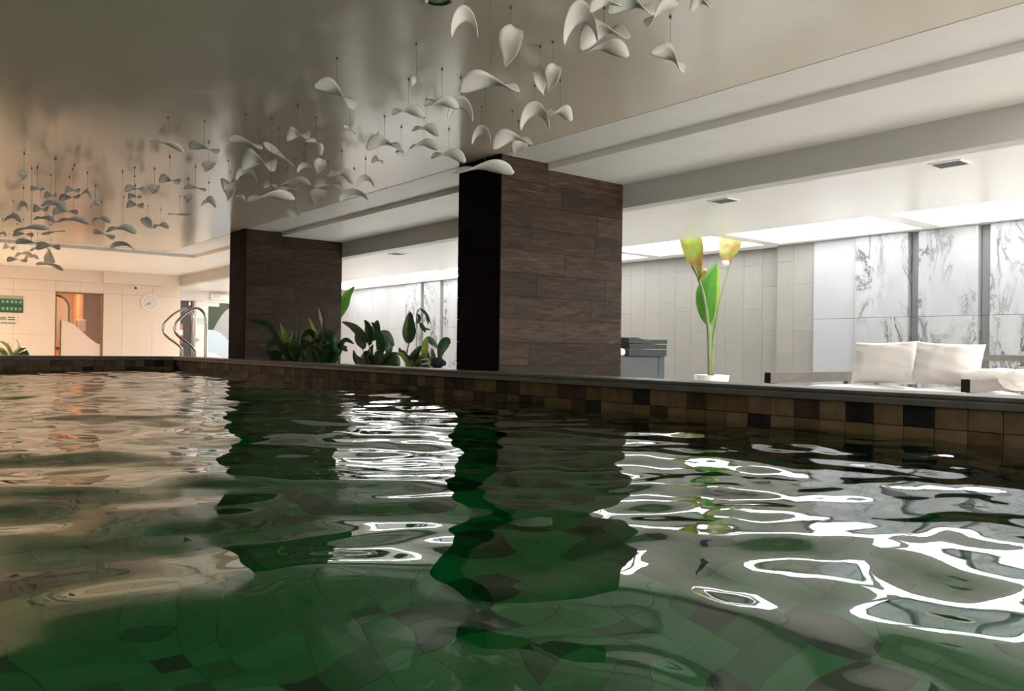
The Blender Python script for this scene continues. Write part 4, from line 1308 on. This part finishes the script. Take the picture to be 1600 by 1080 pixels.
# ------------------------------------------------------------------ hanging petals
# (u, v, width px, height px, shape, turn in degrees) read from the photograph
PETALS = [
    (726, 36, 41, 50, 'B', 0), (799, 75, 37, 65, 'C', 0), (765, 131, 96, 31, 'A', 0), (843, 129, 24, 40, 'C', 0), (864, 123, 26, 44, 'C', 0),
    (908, 38, 52, 69, 'B', 0), (945, 6, 55, 20, 'A', 12), (987, 8, 75, 34, 'A', -8), (1031, 18, 60, 20, 'A', 36), (1095, 5, 34, 25, 'A', 0),
    (942, 52, 82, 40, 'A', 12), (944, 76, 80, 25, 'A', -6), (1047, 89, 62, 26, 'A', -30), (836, 183, 45, 46, 'B', 0), (875, 176, 42, 22, 'A', -8),
    (752, 212, 31, 31, 'B', 0), (800, 218, 65, 28, 'A', 6), (811, 232, 27, 25, 'C', 0), (757, 263, 94, 21, 'A', 0), (719, 172, 40, 40, 'B', 0),
    (690, 160, 55, 18, 'A', 0), (526, 145, 70, 24, 'A', -30), (650, 125, 22, 13, 'A', 25), (638, 174, 52, 18, 'A', 0), (666, 202, 45, 17, 'A', -8),
    (547, 203, 25, 7, 'D', -35), (600, 225, 55, 23, 'A', 0), (662, 227, 47, 16, 'A', 0), (701, 243, 56, 19, 'A', -4), (590, 251, 19, 12, 'A', -12),
    (626, 240, 14, 14, 'C', 20),
    (262, 226, 52, 10, 'A', -14), (319, 231, 52, 14, 'A', -14), (384, 222, 54, 11, 'A', -14), (436, 241, 60, 12, 'D', -38), (465, 210, 39, 20, 'A', 0),
    (494, 227, 34, 15, 'A', -42), (404, 253, 54, 33, 'A', -6), (385, 272, 30, 25, 'B', 0), (477, 263, 24, 17, 'B', 0), (500, 261, 18, 26, 'C', 0),
    (534, 273, 43, 20, 'A', -12), (571, 284, 26, 20, 'B', 0), (462, 284, 52, 13, 'A', 0), (512, 287, 45, 15, 'A', -5), (422, 288, 24, 12, 'A', 0),
    (448, 296, 34, 11, 'A', 15), (423, 307, 75, 16, 'A', 4), (498, 311, 28, 31, 'C', 0), (553, 306, 45, 20, 'B', 0), (460, 335, 22, 19, 'C', 0),
    (376, 308, 17, 8, 'A', -20), (356, 286, 22, 17, 'A', 20), (360, 302, 18, 24, 'C', 0),
    (281, 335, 37, 5, 'D', 0), (230, 348, 18, 18, 'C', 0), (251, 353, 24, 10, 'A', 5), (326, 316, 26, 18, 'A', 0), (295, 311, 14, 14, 'C', 0),
    (305, 294, 34, 8, 'A', -6), (265, 281, 34, 14, 'A', -10), (327, 261, 21, 16, 'C', 0), (242, 297, 16, 16, 'C', 0), (210, 295, 30, 11, 'A', 0),
    (211, 320, 27, 12, 'A', -4), (210, 307, 22, 9, 'A', 0), (192, 385, 38, 15, 'B', -8), (190, 358, 45, 14, 'A', 0), (162, 366, 37, 9, 'A', -18),
    (38, 276, 13, 15, 'C', 0), (58, 295, 22, 7, 'A', 0), (113, 297, 23, 10, 'A', 0), (136, 302, 21, 15, 'A', -15), (79, 305, 18, 10, 'A', 0),
    (108, 308, 37, 10, 'A', 5), (36, 323, 19, 18, 'B', 0), (86, 320, 46, 15, 'A', -10), (102, 330, 37, 12, 'A', 0), (63, 326, 24, 12, 'A', 0),
    (149, 320, 18, 12, 'A', 25), (20, 341, 28, 14, 'A', 0), (115, 344, 50, 12, 'A', 0), (70, 342, 33, 10, 'A', -5), (158, 343, 28, 10, 'A', 0),
    (48, 357, 60, 9, 'A', 4), (83, 363, 38, 6, 'D', 8), (36, 366, 30, 8, 'A', 0), (49, 379, 46, 9, 'A', -5), (58, 386, 32, 6, 'D', 20),
    (75, 385, 35, 13, 'A', 0), (14, 386, 18, 9, 'A', -8), (37, 398, 28, 10, 'A', 0), (26, 406, 32, 8, 'A', -3), (79, 401, 28, 15, 'C', 90),
    (78, 415, 42, 8, 'A', -12), (49, 402, 22, 8, 'A', 4), (4, 366, 14, 8, 'A', 0),
]


def petal_mesh(kind, rr):
    """unit petal in the x (length) / z (height) / y (depth) frame, returned as rows of Vectors"""
    n, k = 18, 6
    rows = []
    flip = rr.choice((-1, 1))
    a0 = math.radians(rr.uniform(48, 72))
    tw = rr.uniform(0.8, 1.2)
    for i in range(n + 1):
        s = i / n
        q = 2 * s - 1
        if kind == 'A':
            c = Vector((q * 0.5, 0.06 * math.sin(3 * q), -0.10 * q * q))
            w = 0.18 * (max(0.0, 1 - abs(q) ** 4.5)) ** 0.55 * (0.85 + 0.3 * s) * (0.9 + 0.2 * abs(q)) + 0.012
            ang = math.radians(-14) + a0 * (0.35 * q + 0.65 * math.sin(q * math.pi / 2 * tw))
            side = Vector((0.12 * q, math.cos(ang), math.sin(ang)))
            sag = 0.55
        elif kind == 'B':
            th = math.pi * (0.06 + 0.86 * s)
            c = Vector((-0.42 * math.cos(th), 0.12 * q, 0.5 * math.sin(th)))
            w = 0.15 * math.sin(math.pi * min(1, 0.04 + s * 0.95)) ** 0.7 + 0.01
            ang = math.radians(60 - 25 * s)
            side = Vector((0.35 * math.cos(th), math.cos(ang), -math.sin(ang) * 0.9))
            sag = 0.12
        elif kind == 'C':
            c = Vector((0.16 * q * abs(q) - 0.05, 0.10 * math.sin(3 * q), -0.5 * q))
            w = 0.27 * math.sin(math.pi * min(1, (0.06 + 0.9 * s) ** 0.62)) ** 0.8 + 0.016
            ang = math.radians(-35 + 95 * s)
            side = Vector((math.cos(ang), math.sin(ang), 0.25 - 0.3 * s))
            sag = 0.5
        else:
            c = Vector((q * 0.5, 0.05 * math.sin(3 * q), 0.0))
            w = 0.10 * (max(0.0, 1 - abs(q) ** 2.5)) ** 0.7 + 0.008
            ang = math.radians(25 + 50 * q)
            side = Vector((0, math.cos(ang), math.sin(ang)))
            sag = 0.2
        side.normalize()
        row = []
        for j in range(k + 1):
            b = 2 * j / k - 1
            p = c + side * (w * b) + Vector((0, 0, -1)).cross(side).cross(side).normalized() * (0.0 if kind == 'C' else 0.0)
            if kind == 'C':
                p += Vector((0, -sag * w * b * b, 0))
            else:
                p += Vector((0, 0, sag * w * b * b * 0.5))
            p.x *= flip
            row.append(p)
        rows.append(row)
    return rows


names = {'A': 'wing-shaped', 'B': 'crescent-shaped', 'C': 'drop-shaped', 'D': 'slender'}


def zone(u, v):
    if u < 215 or (u < 262 and v > 300):
        return 'far'
    if u < 580 and v > 190:
        return 'mid'
    return 'near'


byk = {}
for i, (u, v, w, h, k, a) in enumerate(PETALS):
    z_ = zone(u, v)
    if z_ == 'far':
        z_ = 'far_low' if v > 372 else ('far_top' if v < 315 else 'far_mid')
    byk.setdefault((z_, k), []).append((u, i))
plabel = {}
for (z_, k), lst in byk.items():
    lst.sort()
    for r, (u, i) in enumerate(lst):
        if z_ == 'far_low':
            plabel[i] = '%s grey petal hanging before the pale far bulkhead, %s from the left edge' % (names[k], ORD[r])
        elif z_ == 'far_mid':
            plabel[i] = '%s petal in the crowded middle rows of the far left cluster, %s from the left' % (names[k], ORD[r])
        elif z_ == 'far_top':
            plabel[i] = '%s petal in the top row of the far left cluster, %s from the left' % (names[k], ORD[r])
        elif z_ == 'mid':
            plabel[i] = '%s white hanging petal of the cluster above the distant pillar, %s from the left' % (names[k], ORD[r])
        else:
            plabel[i] = '%s white hanging petal of the near cluster above the larger pillar, %s from the left' % (names[k], ORD[r])
special = {(757, 263): 'long wing-shaped white petal hanging lowest, right in front of the larger pillar top',
           (726, 36): 'crescent-shaped white petal hanging just below the chrome ceiling downlight',
           (799, 75): 'drop-shaped white petal with a long tail, alone below the wires',
           (1047, 89): 'tilted white petal hanging apart at the right end of the near cluster',
           (192, 385): 'arched petal hanging alone in front of the bulkhead at the far end',
           (526, 145): 'white petal slanting down to the right, alone above the middle cluster'}
for i, (u, v, w, h, k, a) in enumerate(PETALS):
    for (su, sv), lab in special.items():
        if (su, sv) == (u, v):
            plabel[i] = lab
bead_me = MB().lathe([(0.001, -0.016), (0.006, -0.013), (0.0075, -0.007), (0.006, -0.001), (0.003, 0.0)], 8).mesh('ceiling_bead', M['bead'], True)
for i, (u, v, w, h, k, a) in enumerate(PETALS):
    rr = random.Random(100 + i)
    hz = CAM.z
    r = ray(u, v)
    size = max(w, h)
    dep = rr.uniform(0.27, 0.33) * F / size
    z = r.z * dep
    z = min(max(z, 1.12 if v > 200 else 1.0), 1.50)
    z = min(z, 1.50)
    dep = z / r.z * {6: 0.93, 89: 0.93}.get(i, 1.0)
    c = CAM + r * dep
    if c.y > 15.0:
        f_ = 15.0 / c.y
        c = CAM + r * dep * f_
        dep *= f_
    rows = petal_mesh(k, rr)
    xs_ = [p.x for row in rows for p in row]
    zs_ = [p.z for row in rows for p in row]
    wx, hz_ = max(xs_) - min(xs_), max(zs_) - min(zs_)
    sx = w / F * dep / wx
    sz = h / F * dep / hz_
    sy = math.sqrt(sx * sz)
    cx_, cz_ = (max(xs_) + min(xs_)) / 2, (max(zs_) + min(zs_)) / 2
    rot = Matrix.Rotation(-math.radians(a), 3, FWD) if a else Matrix.Identity(3)
    yaw = Matrix.Rotation(math.radians(rr.uniform(-14, 14)), 3, 'Z')
    rows = [[c + yaw @ (rot @ (RIGHT * ((p.x - cx_) * sx) + FWD * (p.y * sy) + UP * ((p.z - cz_) * sz))) for p in row] for row in rows]
    t = thing('hanging_petal', plabel[i], 'ornament', c, {'far': 'hanging petals of the far left cluster', 'mid': 'hanging petals above the distant pillar',
              'near': 'hanging petals above the larger pillar'}[zone(u, v)])
    o = MB().grid(rows).build('petal', M['petal'], t, True)
    md = o.modifiers.new('thickness', 'SOLIDIFY')
    md.thickness = 0.003
    md.offset = 0
    top = rows[9][3]
    MB().tube([top, (top.x, top.y, Z_MAIN)], 0.0011, 5).build('wire', M['wire'], t)
    link('ceiling_bead', bead_me, t, (top.x, top.y, Z_MAIN))
